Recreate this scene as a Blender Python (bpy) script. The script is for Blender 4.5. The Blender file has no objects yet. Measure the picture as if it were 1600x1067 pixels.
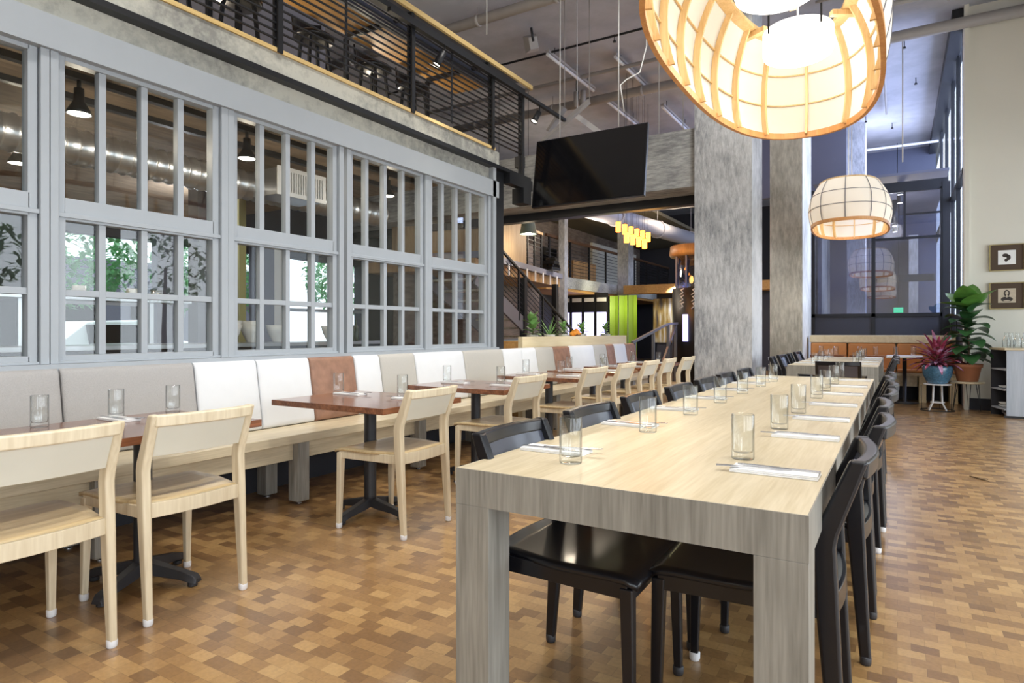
import bpy, bmesh, math, random
from mathutils import Vector, Matrix
random.seed(7)
R = math.radians
S = bpy.context.scene
COL = S.collection

# ------------------------------------------------------------------ camera, world, light, exposure
cam_d = bpy.data.cameras.new('camera'); cam = bpy.data.objects.new('camera', cam_d); COL.objects.link(cam)
cam.location = (0, 0, 1.15); cam.rotation_euler = (R(90), 0, math.atan(602/990))
cam_d.sensor_width = 36; cam_d.lens = 36*990/1600; cam_d.shift_y = -15.5/1600
cam_d.clip_start = .05; cam_d.clip_end = 200
S.camera = cam
w = bpy.data.worlds.new('sky'); S.world = w; w.use_nodes = True
bg = w.node_tree.nodes['Background']; bg.inputs[0].default_value = (.80, .90, 1, 1); bg.inputs[1].default_value = 1.6
S.view_settings.view_transform = 'Standard'; S.view_settings.look = 'None'
S.view_settings.gamma = 1; S.view_settings.use_curve_mapping = False
S.view_settings.exposure = 0.60

def area(name, loc, rot, sx, sy, power, color=(1, 1, 1)):
    d = bpy.data.lights.new(name, 'AREA'); d.shape = 'RECTANGLE'; d.size = sx; d.size_y = sy
    d.energy = power; d.color = color
    o = bpy.data.objects.new(name, d); COL.objects.link(o); o.location = loc; o.rotation_euler = rot
    return o
def point(name, loc, power, color=(1, .85, .65), r=.08):
    d = bpy.data.lights.new(name, 'POINT'); d.energy = power; d.color = color; d.shadow_soft_size = r
    o = bpy.data.objects.new(name, d); COL.objects.link(o); o.location = loc
    return o
def spot(name, loc, power, tgt, color=(1, .9, .75), ang=70, r=.05):
    d = bpy.data.lights.new(name, 'SPOT'); d.energy = power; d.color = color; d.shadow_soft_size = r
    d.spot_size = R(ang); d.spot_blend = .6
    o = bpy.data.objects.new(name, d); COL.objects.link(o); o.location = loc
    o.rotation_euler = (Vector(tgt)-Vector(loc)).to_track_quat('-Z', 'Y').to_euler()
    return o
# daylight entering the tall windows behind the camera and on the street side
area('daylight_street_window', (6.6, 3.2, 1.9), (0, R(90), 0), 3.2, 14, 420, (.88, .94, 1))
area('daylight_entry_window', (3.0, -4.95, 1.9), (R(90), 0, 0), 2.0, 3.0, 60, (.93, .96, 1))
area('daylight_far_window', (2.9, 14.6, 4.4), (0, R(90), 0), 3.0, 5.6, 420, (.55, .66, 1))
for sx, sy, tx in ((-2.0, -1.0, -2.6), (-2.0, 2.2, -2.7), (-2.2, 5.4, -2.9), (.7, -1.0, -.2), (.6, 2.0, -.4), (.5, 5.4, -.5), (2.6, 4.5, 1.6), (-1.4, 8.0, -1.6)):
    spot('ceiling_fill_spot', (sx, sy, 5.85), 215, (tx, sy+.5, 0), (1, .965, .91), 95, .25)  # added fill spots without fixtures, brightening the table tops

# ------------------------------------------------------------------ materials
MATS = {}
def newmat(name):
    m = bpy.data.materials.new(name); m.use_nodes = True; MATS[name] = m
    nt = m.node_tree; return m, nt, nt.nodes['Principled BSDF']
def N(nt, typ, **kw):
    n = nt.nodes.new(typ)
    for k, v in kw.items(): setattr(n, k, v)
    return n
def plain(name, col, rough=.5, metal=0, spec=.5, coat=0, noise=0, nscale=8, bump=0, bscale=60):
    m, nt, b = newmat(name)
    b.inputs['Base Color'].default_value = (*col, 1); b.inputs['Roughness'].default_value = rough
    b.inputs['Metallic'].default_value = metal; b.inputs['Specular IOR Level'].default_value = spec
    b.inputs['Coat Weight'].default_value = coat; b.inputs['Coat Roughness'].default_value = .1
    tc = N(nt, 'ShaderNodeTexCoord')
    nz = N(nt, 'ShaderNodeTexNoise'); nz.inputs['Scale'].default_value = nscale; nz.inputs['Detail'].default_value = 4
    nt.links.new(tc.outputs['Object'], nz.inputs['Vector'])
    mx = N(nt, 'ShaderNodeMix', data_type='RGBA'); a = max(noise, .04)
    mx.inputs[6].default_value = (*[c*(1-a) for c in col], 1); mx.inputs[7].default_value = (*[min(1, c*(1+a)) for c in col], 1)
    nt.links.new(nz.outputs['Fac'], mx.inputs[0]); nt.links.new(mx.outputs[2], b.inputs['Base Color'])
    if bump:
        n2 = N(nt, 'ShaderNodeTexNoise'); n2.inputs['Scale'].default_value = bscale
        nt.links.new(tc.outputs['Object'], n2.inputs['Vector'])
        bp = N(nt, 'ShaderNodeBump'); bp.inputs['Strength'].default_value = bump; bp.inputs['Distance'].default_value = .01
        nt.links.new(n2.outputs['Fac'], bp.inputs['Height']); nt.links.new(bp.outputs[0], b.inputs['Normal'])
    return m
def wood(name, c1, c2, axis='Y', rough=.4, plank=0, scale=1.0, coat=0, spec=.5, plankaxis='X', pvar=.18):
    """grain runs along axis; plank = board width across plankaxis"""
    m, nt, b = newmat(name)
    tc = N(nt, 'ShaderNodeTexCoord'); mp = N(nt, 'ShaderNodeMapping')
    sc = {'X': (1.2, 22, 22), 'Y': (22, 1.2, 22), 'Z': (22, 22, 1.2)}[axis]
    mp.inputs['Scale'].default_value = [s*scale for s in sc]
    nt.links.new(tc.outputs['Object'], mp.inputs['Vector'])
    nz = N(nt, 'ShaderNodeTexNoise'); nz.inputs['Scale'].default_value = 1.0; nz.inputs['Detail'].default_value = 6
    nz.inputs['Distortion'].default_value = .6
    nt.links.new(mp.outputs[0], nz.inputs['Vector'])
    n2 = N(nt, 'ShaderNodeTexNoise'); n2.inputs['Scale'].default_value = 5.5; n2.inputs['Detail'].default_value = 3
    nt.links.new(mp.outputs[0], n2.inputs['Vector'])
    ad = N(nt, 'ShaderNodeMath', operation='MULTIPLY_ADD'); ad.inputs[1].default_value = .45; ad.inputs[2].default_value = 0
    nt.links.new(n2.outputs['Fac'], ad.inputs[0])
    a2 = N(nt, 'ShaderNodeMath', operation='MULTIPLY_ADD'); a2.inputs[1].default_value = .6
    nt.links.new(nz.outputs['Fac'], a2.inputs[0]); nt.links.new(ad.outputs[0], a2.inputs[2])
    rp = N(nt, 'ShaderNodeValToRGB'); rp.color_ramp.elements[0].position = .36; rp.color_ramp.elements[1].position = .68
    rp.color_ramp.elements[0].color = (*c1, 1); rp.color_ramp.elements[1].color = (*c2, 1)
    nt.links.new(a2.outputs[0], rp.inputs[0]); out = rp.outputs[0]
    if plank:
        sp = N(nt, 'ShaderNodeSeparateXYZ'); nt.links.new(tc.outputs['Object'], sp.inputs[0])
        dv = N(nt, 'ShaderNodeMath', operation='DIVIDE'); dv.inputs[1].default_value = plank
        nt.links.new(sp.outputs[plankaxis], dv.inputs[0])
        fl = N(nt, 'ShaderNodeMath', operation='FLOOR'); nt.links.new(dv.outputs[0], fl.inputs[0])
        wn = N(nt, 'ShaderNodeTexWhiteNoise', noise_dimensions='1D'); nt.links.new(fl.outputs[0], wn.inputs['W'])
        mr = N(nt, 'ShaderNodeMapRange'); mr.inputs['To Min'].default_value = 1-pvar; mr.inputs['To Max'].default_value = 1+pvar
        nt.links.new(wn.outputs['Value'], mr.inputs[0])
        hv = N(nt, 'ShaderNodeHueSaturation'); nt.links.new(out, hv.inputs['Color']); nt.links.new(mr.outputs[0], hv.inputs['Value'])
        out = hv.outputs[0]
    nt.links.new(out, b.inputs['Base Color'])
    b.inputs['Roughness'].default_value = rough; b.inputs['Coat Weight'].default_value = coat
    b.inputs['Coat Roughness'].default_value = .12; b.inputs['Specular IOR Level'].default_value = spec
    bp = N(nt, 'ShaderNodeBump'); bp.inputs['Strength'].default_value = .12; bp.inputs['Distance'].default_value = .004
    nt.links.new(a2.outputs[0], bp.inputs['Height']); nt.links.new(bp.outputs[0], b.inputs['Normal'])
    return m
def concrete(name, c1, c2, streak='Z', scale=1.0, rough=.85):
    m, nt, b = newmat(name)
    tc = N(nt, 'ShaderNodeTexCoord'); mp = N(nt, 'ShaderNodeMapping')
    mp.inputs['Scale'].default_value = {'Z': (9, 9, 2.2), 'Y': (8, 1.6, 8), 'X': (1.6, 8, 8), 'N': (4, 4, 4)}[streak]
    nt.links.new(tc.outputs['Object'], mp.inputs['Vector'])
    nz = N(nt, 'ShaderNodeTexNoise'); nz.inputs['Scale'].default_value = scale; nz.inputs['Detail'].default_value = 9
    nz.inputs['Roughness'].default_value = .68
    nt.links.new(mp.outputs[0], nz.inputs['Vector'])
    n3 = N(nt, 'ShaderNodeTexNoise'); n3.inputs['Scale'].default_value = .9; n3.inputs['Detail'].default_value = 3
    nt.links.new(tc.outputs['Object'], n3.inputs['Vector'])
    mm = N(nt, 'ShaderNodeMath', operation='MULTIPLY_ADD'); mm.inputs[1].default_value = .55
    nt.links.new(n3.outputs['Fac'], mm.inputs[0])
    m2 = N(nt, 'ShaderNodeMath', operation='MULTIPLY'); m2.inputs[1].default_value = .5
    nt.links.new(nz.outputs['Fac'], m2.inputs[0]); nt.links.new(m2.outputs[0], mm.inputs[2])
    rp = N(nt, 'ShaderNodeValToRGB'); rp.color_ramp.elements[0].position = .42; rp.color_ramp.elements[1].position = .62
    rp.color_ramp.elements[0].color = (*c1, 1); rp.color_ramp.elements[1].color = (*c2, 1)
    nt.links.new(mm.outputs[0], rp.inputs[0]); nt.links.new(rp.outputs[0], b.inputs['Base Color'])
    b.inputs['Roughness'].default_value = rough
    bp = N(nt, 'ShaderNodeBump'); bp.inputs['Strength'].default_value = .5; bp.inputs['Distance'].default_value = .012
    nt.links.new(nz.outputs['Fac'], bp.inputs['Height']); nt.links.new(bp.outputs[0], b.inputs['Normal'])
    return m
def emis(name, col, st):
    m, nt, b = newmat(name); b.inputs['Base Color'].default_value = (*col, 1)
    b.inputs['Emission Color'].default_value = (*col, 1); b.inputs['Emission Strength'].default_value = st
    return m

# end-grain block floor
def floor_mat():
    m, nt, b = newmat('block_floor')
    tc = N(nt, 'ShaderNodeTexCoord'); sp = N(nt, 'ShaderNodeSeparateXYZ'); nt.links.new(tc.outputs['Object'], sp.inputs[0])
    def mth(op, a, c=None):
        n = N(nt, 'ShaderNodeMath', operation=op)
        for i, v in enumerate((a, c)):
            if v is None: continue
            if isinstance(v, (int, float)): n.inputs[i].default_value = v
            else: nt.links.new(v, n.inputs[i])
        return n.outputs[0]
    row = mth('DIVIDE', sp.outputs['Y'], .060); rf = mth('FLOOR', row)
    off = mth('MULTIPLY', mth('FRACT', mth('MULTIPLY', rf, .5)), 1.0)
    cx = mth('ADD', mth('DIVIDE', sp.outputs['X'], .086), off); cf = mth('FLOOR', cx)
    cmb = N(nt, 'ShaderNodeCombineXYZ'); nt.links.new(cf, cmb.inputs[0]); nt.links.new(rf, cmb.inputs[1])
    wn = N(nt, 'ShaderNodeTexWhiteNoise', noise_dimensions='2D'); nt.links.new(cmb.outputs[0], wn.inputs['Vector'])
    big = N(nt, 'ShaderNodeTexNoise'); big.inputs['Scale'].default_value = 2.4; nt.links.new(tc.outputs['Object'], big.inputs['Vector'])
    fac = mth('ADD', mth('MULTIPLY', wn.outputs['Value'], .74), mth('MULTIPLY', big.outputs['Fac'], .26))
    rp = N(nt, 'ShaderNodeValToRGB'); cr = rp.color_ramp
    cr.elements[0].position = 0; cr.elements[0].color = (.145, .074, .031, 1)
    cr.elements[1].position = 1; cr.elements[1].color = (.56, .36, .155, 1)
    for p, c in ((.22, (.25, .135, .053)), (.5, (.36, .205, .079)), (.78, (.45, .27, .106))):
        e = cr.elements.new(p); e.color = (*c, 1)
    nt.links.new(fac, rp.inputs[0])
    gr = N(nt, 'ShaderNodeTexNoise'); gr.inputs['Scale'].default_value = 70; gr.inputs['Detail'].default_value = 3
    nt.links.new(tc.outputs['Object'], gr.inputs['Vector'])
    # dark joints
    fx = mth('FRACT', cx); fy = mth('FRACT', row)
    ex = mth('MINIMUM', fx, mth('SUBTRACT', 1.0, fx)); ey = mth('MINIMUM', fy, mth('SUBTRACT', 1.0, fy))
    ed = mth('GREATER_THAN', mth('MINIMUM', ex, mth('MULTIPLY', ey, .62)), .010)
    v = mth('MULTIPLY', mth('ADD', mth('MULTIPLY', gr.outputs['Fac'], .5), .75), mth('ADD', mth('MULTIPLY', ed, .3), .7))
    hv = N(nt, 'ShaderNodeHueSaturation'); nt.links.new(rp.outputs[0], hv.inputs['Color']); nt.links.new(v, hv.inputs['Value'])
    nt.links.new(hv.outputs[0], b.inputs['Base Color'])
    b.inputs['Roughness'].default_value = .38; b.inputs['Coat Weight'].default_value = .8; b.inputs['Coat Roughness'].default_value = .26
    bn = N(nt, 'ShaderNodeTexNoise'); bn.inputs['Scale'].default_value = 5; nt.links.new(tc.outputs['Object'], bn.inputs['Vector'])
    bp = N(nt, 'ShaderNodeBump'); bp.inputs['Strength'].default_value = .25; bp.inputs['Distance'].default_value = .01
    hh = mth('ADD', bn.outputs['Fac'], mth('MULTIPLY', wn.outputs['Value'], .12))
    nt.links.new(hh, bp.inputs['Height']); nt.links.new(bp.outputs[0], b.inputs['Normal'])
    return m
M_FLOOR = floor_mat()
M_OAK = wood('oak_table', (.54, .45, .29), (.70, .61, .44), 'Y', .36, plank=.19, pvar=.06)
M_OAKSHADE = wood('oak_upright_shaded', (.20, .19, .165), (.36, .345, .305), 'Z', .45, plank=.19, pvar=.10)  # greyer, darker copy of the oak: shade painted into the upright faces
M_CHAIR = wood('ash_chair', (.64, .53, .36), (.82, .72, .53), 'Z', .38, scale=.8)
M_SEAT = wood('ash_seat', (.56, .41, .21), (.74, .58, .34), 'X', .35, scale=.7)
M_PANEL = plain('pale_veneer', (.72, .70, .60), .4, noise=.05)
M_BENCH = wood('bench_oak', (.52, .43, .28), (.72, .62, .44), 'Y', .35, pvar=.06)
M_CHERRY = wood('cherry_top', (.11, .038, .018), (.32, .12, .050), 'Y', .20, plank=.12, coat=.4, pvar=.15)
M_HICK = wood('warm_plank', (.30, .17, .07), (.50, .31, .14), 'Z', .5, plank=.14, plankaxis='Y', pvar=.25)
M_WARM = wood('warm_board', (.38, .19, .055), (.58, .33, .11), 'Y', .5)
M_EDGE = wood('pine_strip', (.62, .43, .16), (.78, .58, .27), 'Y', .5)
M_PLY = wood('pale_planter_board', (.72, .58, .34), (.84, .72, .48), 'Y', .5, scale=.5)
M_HOOP = wood('hoop_wood', (.55, .24, .075), (.70, .36, .13), 'Z', .45)
M_RIB = wood('rib_wood', (.62, .40, .17), (.80, .58, .30), 'Z', .45)
M_BLACK = plain('black_lacquer', (.006, .0065, .010), .32, coat=.25, spec=.4)
M_BLACKP = plain('black_panel_painted_sheen', (.035, .040, .065), .34, coat=.8, spec=.7)  # blue lift in the colour stands in for window reflections
M_STEEL = plain('black_steel', (.012, .013, .016), .45, spec=.5)
M_IRON = plain('cast_iron', (.03, .03, .035), .45, noise=.2)
M_FRAME = plain('painted_frame', (.37, .40, .43), .42)
M_GREYW = plain('grey_wall_paint', (.13, .13, .16), .8, noise=.08, nscale=2)
M_DARKW = plain('dark_wall_paint', (.035, .036, .045), .8)
M_CEIL = concrete('ceiling_grey', (.35, .36, .40), (.46, .47, .52), 'N', .5)
M_CEILB = concrete('kitchen_soffit', (.13, .095, .068), (.28, .21, .15), 'Y', 1.6)
M_CONC = concrete('column_concrete', (.24, .25, .265), (.60, .61, .62), 'Z', 3.2)
M_CONCW = concrete('column_concrete_warm', (.38, .36, .30), (.72, .69, .60), 'Z', 2.2)
M_CONCH = concrete('beam_concrete', (.22, .225, .23), (.60, .61, .59), 'X', 3.2)
M_CONCY = concrete('slab_edge_concrete', (.26, .26, .24), (.56, .55, .48), 'N', 3.0)
M_BOARD = concrete('board_formed_wall', (.12, .09, .07), (.26, .21, .17), 'Y', 2.0)
M_CREAM = plain('cream_plaster', (.72, .70, .62), .8, noise=.05, nscale=1.5)
M_PIPE = plain('painted_pipe', (.36, .34, .33), .5, noise=.1)
M_GALV = plain('galvanised', (.55, .55, .56), .28, metal=.9, noise=.1, nscale=20)
M_CHROME = plain('steel_cutlery', (.58, .59, .62), .25, metal=.9)
M_WHITE = plain('white_rubber', (.80, .80, .82), .5)
M_PORC = plain('white_porcelain', (.80, .80, .78), .25)
M_LINEN = plain('white_napkin', (.86, .86, .86), .9, bump=.15, bscale=200)
M_SHADOWLINE = plain('painted_shadow_line', (.16, .16, .19), .7)  # dark strips painting rib and hoop shadows onto the lantern paper
M_CORD = plain('white_cord', (.70, .70, .68), .6)
M_FAB1 = plain('grey_beige_fabric', (.44, .425, .415), .95, noise=.14, nscale=160, bump=.5, bscale=350)
M_FAB2 = plain('off_white_vinyl', (.74, .755, .775), .6)
M_FAB3 = plain('stone_grey_fabric', (.50, .48, .44), .9, noise=.08, nscale=120, bump=.3, bscale=300)
M_TAN = plain('brown_leather', (.29, .155, .100), .5, noise=.5, nscale=14)
M_SADDLE = plain('saddle_leather', (.60, .25, .075), .45, noise=.16, nscale=5)
M_TV = plain('television_screen', (.004, .004, .005), .10, spec=.6)
M_TERRA = plain('terracotta', (.42, .17, .085), .8, noise=.12)
M_BLUEPOT = plain('blue_glaze', (.06, .17, .28), .25, noise=.75, nscale=45, coat=.6)
M_LEAF = plain('fig_leaf', (.10, .26, .045), .38, noise=.55, nscale=9)
M_LEAFD = plain('dark_leaf', (.035, .11, .035), .35, noise=.4, nscale=9)
M_LEAFB = plain('pale_green_leaf', (.22, .42, .13), .45, noise=.5, nscale=14)
M_STEM = plain('stem_brown', (.16, .11, .06), .8)
M_ORANGE = plain('orange_mum', (.85, .30, .03), .7, noise=.3, nscale=40)
M_CABSIDE = wood('grey_laminate', (.36, .40, .46), (.48, .52, .58), 'Z', .5, scale=.6)
M_GOLD = plain('gilt_frame', (.35, .28, .12), .4, metal=.5)
M_MAT = plain('brown_mat', (.085, .055, .035), .8)
M_PAPER2 = plain('old_paper', (.55, .47, .36), .8, noise=.2, nscale=30)
M_INK = plain('ink', (.05, .04, .035), .8)
M_GREENP = plain('green_panel', (.20, .33, .03), .5)
M_DRUM = emis('drum_glow', (1, .95, .86), 2.6)
M_BULB = emis('bulb_glow', (1, .90, .72), 14)
M_AMBER = emis('amber_glow', (1, .34, .04), 4.5)
M_LILAC = emis('screen_glow', (.55, .52, 1), 1.5)
M_EXIT = emis('exit_green', (.01, .9, .30), 1.2)
M_TUBE = plain('tube_light_white', (.75, .75, .78), .4)
def glassmat(name, tint=(.93, .96, .96), refl=1.0):
    m, nt, b = newmat(name); nt.nodes.remove(b)
    out = nt.nodes['Material Output']
    t = N(nt, 'ShaderNodeBsdfTransparent'); t.inputs[0].default_value = (*tint, 1)
    g = N(nt, 'ShaderNodeBsdfGlossy'); g.inputs['Roughness'].default_value = .012; g.inputs[0].default_value = (1, 1, 1, 1)
    lw = N(nt, 'ShaderNodeLayerWeight'); lw.inputs[0].default_value = .5
    fr = N(nt, 'ShaderNodeMath', operation='POWER'); fr.inputs[1].default_value = 4; nt.links.new(lw.outputs['Facing'], fr.inputs[0])
    mu = N(nt, 'ShaderNodeMath', operation='MULTIPLY_ADD'); mu.inputs[1].default_value = .9*refl; mu.inputs[2].default_value = .045*refl; mu.use_clamp = True
    mx = N(nt, 'ShaderNodeMixShader')
    nt.links.new(fr.outputs[0], mu.inputs[0]); nt.links.new(mu.outputs[0], mx.inputs[0])
    nt.links.new(t.outputs[0], mx.inputs[1]); nt.links.new(g.outputs[0], mx.inputs[2]); nt.links.new(mx.outputs[0], out.inputs[0])
    return m
M_GLASS = glassmat('window_glass', (.94, .96, .96), .6)
M_GLASSD = glassmat('tinted_glass', (.62, .66, .78), 3.4)
M_TUMB = glassmat('tumbler_glass', (.985, .99, .99), .9)
nt = M_TUMB.node_tree; lw = [n for n in nt.nodes if n.type == 'LAYER_WEIGHT'][0]; tr = [n for n in nt.nodes if n.type == 'BSDF_TRANSPARENT'][0]
rp = N(nt, 'ShaderNodeValToRGB'); rp.color_ramp.elements[0].position = .45; rp.color_ramp.elements[0].color = (.975, .985, .985, 1)
rp.color_ramp.elements[1].position = .95; rp.color_ramp.elements[1].color = (.38, .41, .42, 1)
nt.links.new(lw.outputs['Facing'], rp.inputs[0]); nt.links.new(rp.outputs[0], tr.inputs[0])
m, nt, b = newmat('shade_paper'); M_PAPER = m
nt.nodes.remove(b); o_ = nt.nodes['Material Output']
d_ = N(nt, 'ShaderNodeBsdfDiffuse'); d_.inputs[0].default_value = (.90, .88, .82, 1)
t_ = N(nt, 'ShaderNodeBsdfTranslucent'); t_.inputs[0].default_value = (.92, .88, .80, 1)
x_ = N(nt, 'ShaderNodeMixShader'); x_.inputs[0].default_value = .35
nt.links.new(d_.outputs[0], x_.inputs[1]); nt.links.new(t_.outputs[0], x_.inputs[2]); nt.links.new(x_.outputs[0], o_.inputs[0])
# bromeliad leaf: green, burgundy, lilac patches
m, nt, b = newmat('bromeliad_leaf'); M_BROM = m
tc = N(nt, 'ShaderNodeTexCoord'); nz = N(nt, 'ShaderNodeTexNoise'); nz.inputs['Scale'].default_value = 7
rp = N(nt, 'ShaderNodeValToRGB'); cr = rp.color_ramp
cr.elements[0].position = .32; cr.elements[0].color = (.07, .12, .03, 1); cr.elements[1].position = .62; cr.elements[1].color = (.62, .38, .62, 1)
e = cr.elements.new(.44); e.color = (.22, .02, .06, 1); e = cr.elements.new(.53); e.color = (.42, .07, .13, 1)
nt.links.new(tc.outputs['Object'], nz.inputs['Vector']); nt.links.new(nz.outputs['Fac'], rp.inputs[0]); nt.links.new(rp.outputs[0], b.inputs['Base Color'])
# street mural on the far wall
m, nt, b = newmat('mural'); M_MURAL = m
tc = N(nt, 'ShaderNodeTexCoord'); mp = N(nt, 'ShaderNodeMapping'); mp.inputs['Scale'].default_value = (3, 1.6, .5)
nz = N(nt, 'ShaderNodeTexNoise'); nz.inputs['Scale'].default_value = 2.2; nz.inputs['Detail'].default_value = 6
rp = N(nt, 'ShaderNodeValToRGB'); cr = rp.color_ramp
cr.elements[0].position = .34; cr.elements[0].color = (.06, .05, .05, 1); cr.elements[1].position = .68; cr.elements[1].color = (.60, .62, .66, 1)
e = cr.elements.new(.48); e.color = (.30, .20, .05, 1); e = cr.elements.new(.57); e.color = (.42, .36, .22, 1)
nt.links.new(tc.outputs['Object'], mp.inputs[0]); nt.links.new(mp.outputs[0], nz.inputs['Vector']); nt.links.new(nz.outputs['Fac'], rp.inputs[0]); nt.links.new(rp.outputs[0], b.inputs['Base Color'])

# ------------------------------------------------------------------ mesh helpers
class MB:
    def __init__(s): s.v = []; s.f = []; s.sm = []
    def add(s, vs, fs, smooth=False):
        b = len(s.v); s.v += [tuple(v) for v in vs]; s.f += [tuple(i+b for i in f) for f in fs]; s.sm += [smooth]*len(fs); return s
    def box(s, x0, x1, y0, y1, z0, z1, M=None):
        vs = [Vector((x, y, z)) for x in (x0, x1) for y in (y0, y1) for z in (z0, z1)]
        if M: vs = [M @ v for v in vs]
        return s.add(vs, [(0, 1, 3, 2), (4, 6, 7, 5), (0, 4, 5, 1), (2, 3, 7, 6), (0, 2, 6, 4), (1, 5, 7, 3)])
    def beam(s, p, q, wx, wy=None, up=(0, 0, 1)):
        wy = wy or wx; p = Vector(p); q = Vector(q); d = (q-p).normalized(); u = Vector(up)
        if abs(d.dot(u)) > .99: u = Vector((1, 0, 0))
        a = d.cross(u).normalized(); c = a.cross(d)
        vs = [e+a*i*wx/2+c*j*wy/2 for e in (p, q) for i, j in ((-1, -1), (1, -1), (1, 1), (-1, 1))]
        return s.add(vs, [(0, 1, 2, 3), (7, 6, 5, 4), (0, 4, 5, 1), (1, 5, 6, 2), (2, 6, 7, 3), (3, 7, 4, 0)])
    def tube(s, pts, r, n=8, caps=True):
        pts = [Vector(p) for p in pts]; rings = []
        rs = r if isinstance(r, (list, tuple)) else [r]*len(pts)
        prev = None
        for i, p in enumerate(pts):
            d = (pts[min(i+1, len(pts)-1)]-pts[max(i-1, 0)]).normalized()
            if prev is None:
                u = Vector((0, 0, 1)) if abs(d.z) < .9 else Vector((1, 0, 0)); a = d.cross(u).normalized()
            else: a = (prev - d*prev.dot(d)).normalized()
            prev = a; c = d.cross(a)
            rings.append([p+(a*math.cos(2*math.pi*k/n)+c*math.sin(2*math.pi*k/n))*rs[i] for k in range(n)])
        vs = [v for g in rings for v in g]; fs = []
        for i in range(len(pts)-1):
            for k in range(n): fs.append((i*n+k, i*n+(k+1) % n, (i+1)*n+(k+1) % n, (i+1)*n+k))
        s.add(vs, fs, True)
        if caps: s.add(rings[0], [tuple(reversed(range(n)))]); s.add(rings[-1], [tuple(range(n))])
        return s
    def lathe(s, prof, n=20, c=(0, 0, 0), sx=1, sy=1):
        vs = []; fs = []
        for (r, z) in prof:
            for k in range(n):
                a = 2*math.pi*k/n; vs.append((c[0]+r*math.cos(a)*sx, c[1]+r*math.sin(a)*sy, c[2]+z))
        for i in range(len(prof)-1):
            for k in range(n): fs.append((i*n+k, i*n+(k+1) % n, (i+1)*n+(k+1) % n, (i+1)*n+k))
        return s.add(vs, fs, True)
    def loft(s, secs, closed=True, smooth=False, caps=True):
        n = len(secs[0]); vs = [v for g in secs for v in g]; fs = []
        for i in range(len(secs)-1):
            for k in range(n if closed else n-1): fs.append((i*n+k, i*n+(k+1) % n, (i+1)*n+(k+1) % n, (i+1)*n+k))
        s.add(vs, fs, smooth)
        if caps and closed: s.add(secs[0], [tuple(reversed(range(n)))]); s.add(secs[-1], [tuple(range(n))])
        return s
    def build(s, name, mat, parent=None, bevel=0, seg=2, recalc=True):
        me = bpy.data.meshes.new(name); me.from_pydata(s.v, [], s.f); me.materials.append(mat)
        for p, q in zip(me.polygons, s.sm): p.use_smooth = q
        if recalc:
            bm = bmesh.new(); bm.from_mesh(me); bmesh.ops.remove_doubles(bm, verts=bm.verts, dist=1e-5)
            bmesh.ops.recalc_face_normals(bm, faces=bm.faces); bm.to_mesh(me); bm.free()
        o = bpy.data.objects.new(name, me); COL.objects.link(o)
        if parent: o.parent = parent
        if bevel:
            md = o.modifiers.new('bevel', 'BEVEL'); md.width = bevel; md.segments = seg; md.limit_method = 'ANGLE'; md.angle_limit = R(35)
            for p in me.polygons: p.use_smooth = True
            try:
                md.harden_normals = True
            except Exception: pass
        return o
def B(*a): return MB().box(*a)
def tag(o, label, cat, group=None, kind=None):
    if label: o['label'] = label
    if cat: o['category'] = cat
    if group: o['group'] = group
    if kind: o['kind'] = kind
    return o
def struct(o, label=None):
    o['kind'] = 'structure'
    if label: o['label'] = label
    return o
def empty(name, loc=(0, 0, 0), rz=0):
    o = bpy.data.objects.new(name, None); COL.objects.link(o); o.location = loc; o.rotation_euler = (0, 0, rz)
    o.empty_display_size = .1; return o
def dup(root, loc, rz, label, group=None, cat=None):
    def cp(o, par):
        c = o.copy(); COL.objects.link(c)
        if par: c.parent = par
        for ch in list(o.children): cp(ch, c)
        return c
    kids = list(root.children); r = root.copy(); COL.objects.link(r)
    for ch in kids: cp(ch, r)
    r.location = loc; r.rotation_euler = (0, 0, rz); r['label'] = label
    if group: r['group'] = group
    if cat: r['category'] = cat
    return r
class Proto:
    """first place() moves the prototype, later ones copy it"""
    def __init__(s, root): s.root = root; s.used = False
    def place(s, loc, rz, label, group=None):
        if not s.used:
            s.used = True; o = s.root; o.location = loc; o.rotation_euler = (0, 0, rz); o['label'] = label
            if group: o['group'] = group
            return o
        return dup(s.root, loc, rz, label, group)

# ------------------------------------------------------------------ shell
WX = -3.95           # plane of the glazed screen
CZ = 5.95
struct(MB().box(-9.7, 4.3, -5, 11.8, -.1, 0).box(-9.7, .86, 11.8, 26, -.1, 0).build('floor', M_FLOOR))
struct(MB().box(-9.7, 4.3, -5, 11.8, CZ, CZ+.2).box(-9.7, .95, 11.8, 26, CZ, CZ+.2).build('ceiling', M_CEIL))
# street side wall with tall windows (right, outside the frame)
mb = MB().box(4.0, 4.3, -5, 11.3, 0, .4).box(4.0, 4.3, -5, 11.3, 3.4, CZ)
for y in (-4.8, -2.2, .5, 3.2, 5.9, 8.6, 11.0): mb.box(4.0, 4.3, y-.15, y+.15, .4, 3.4)
struct(mb.build('wall_right', M_CREAM))
mb = MB().box(-9.5, 1.9, -4.9, -4.75, 0, CZ).box(1.9, 4.3, -4.9, -4.75, 3.4, CZ).box(1.9, 4.3, -4.9, -4.75, 0, .4)
struct(mb.build('wall_back', M_CREAM))
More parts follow.
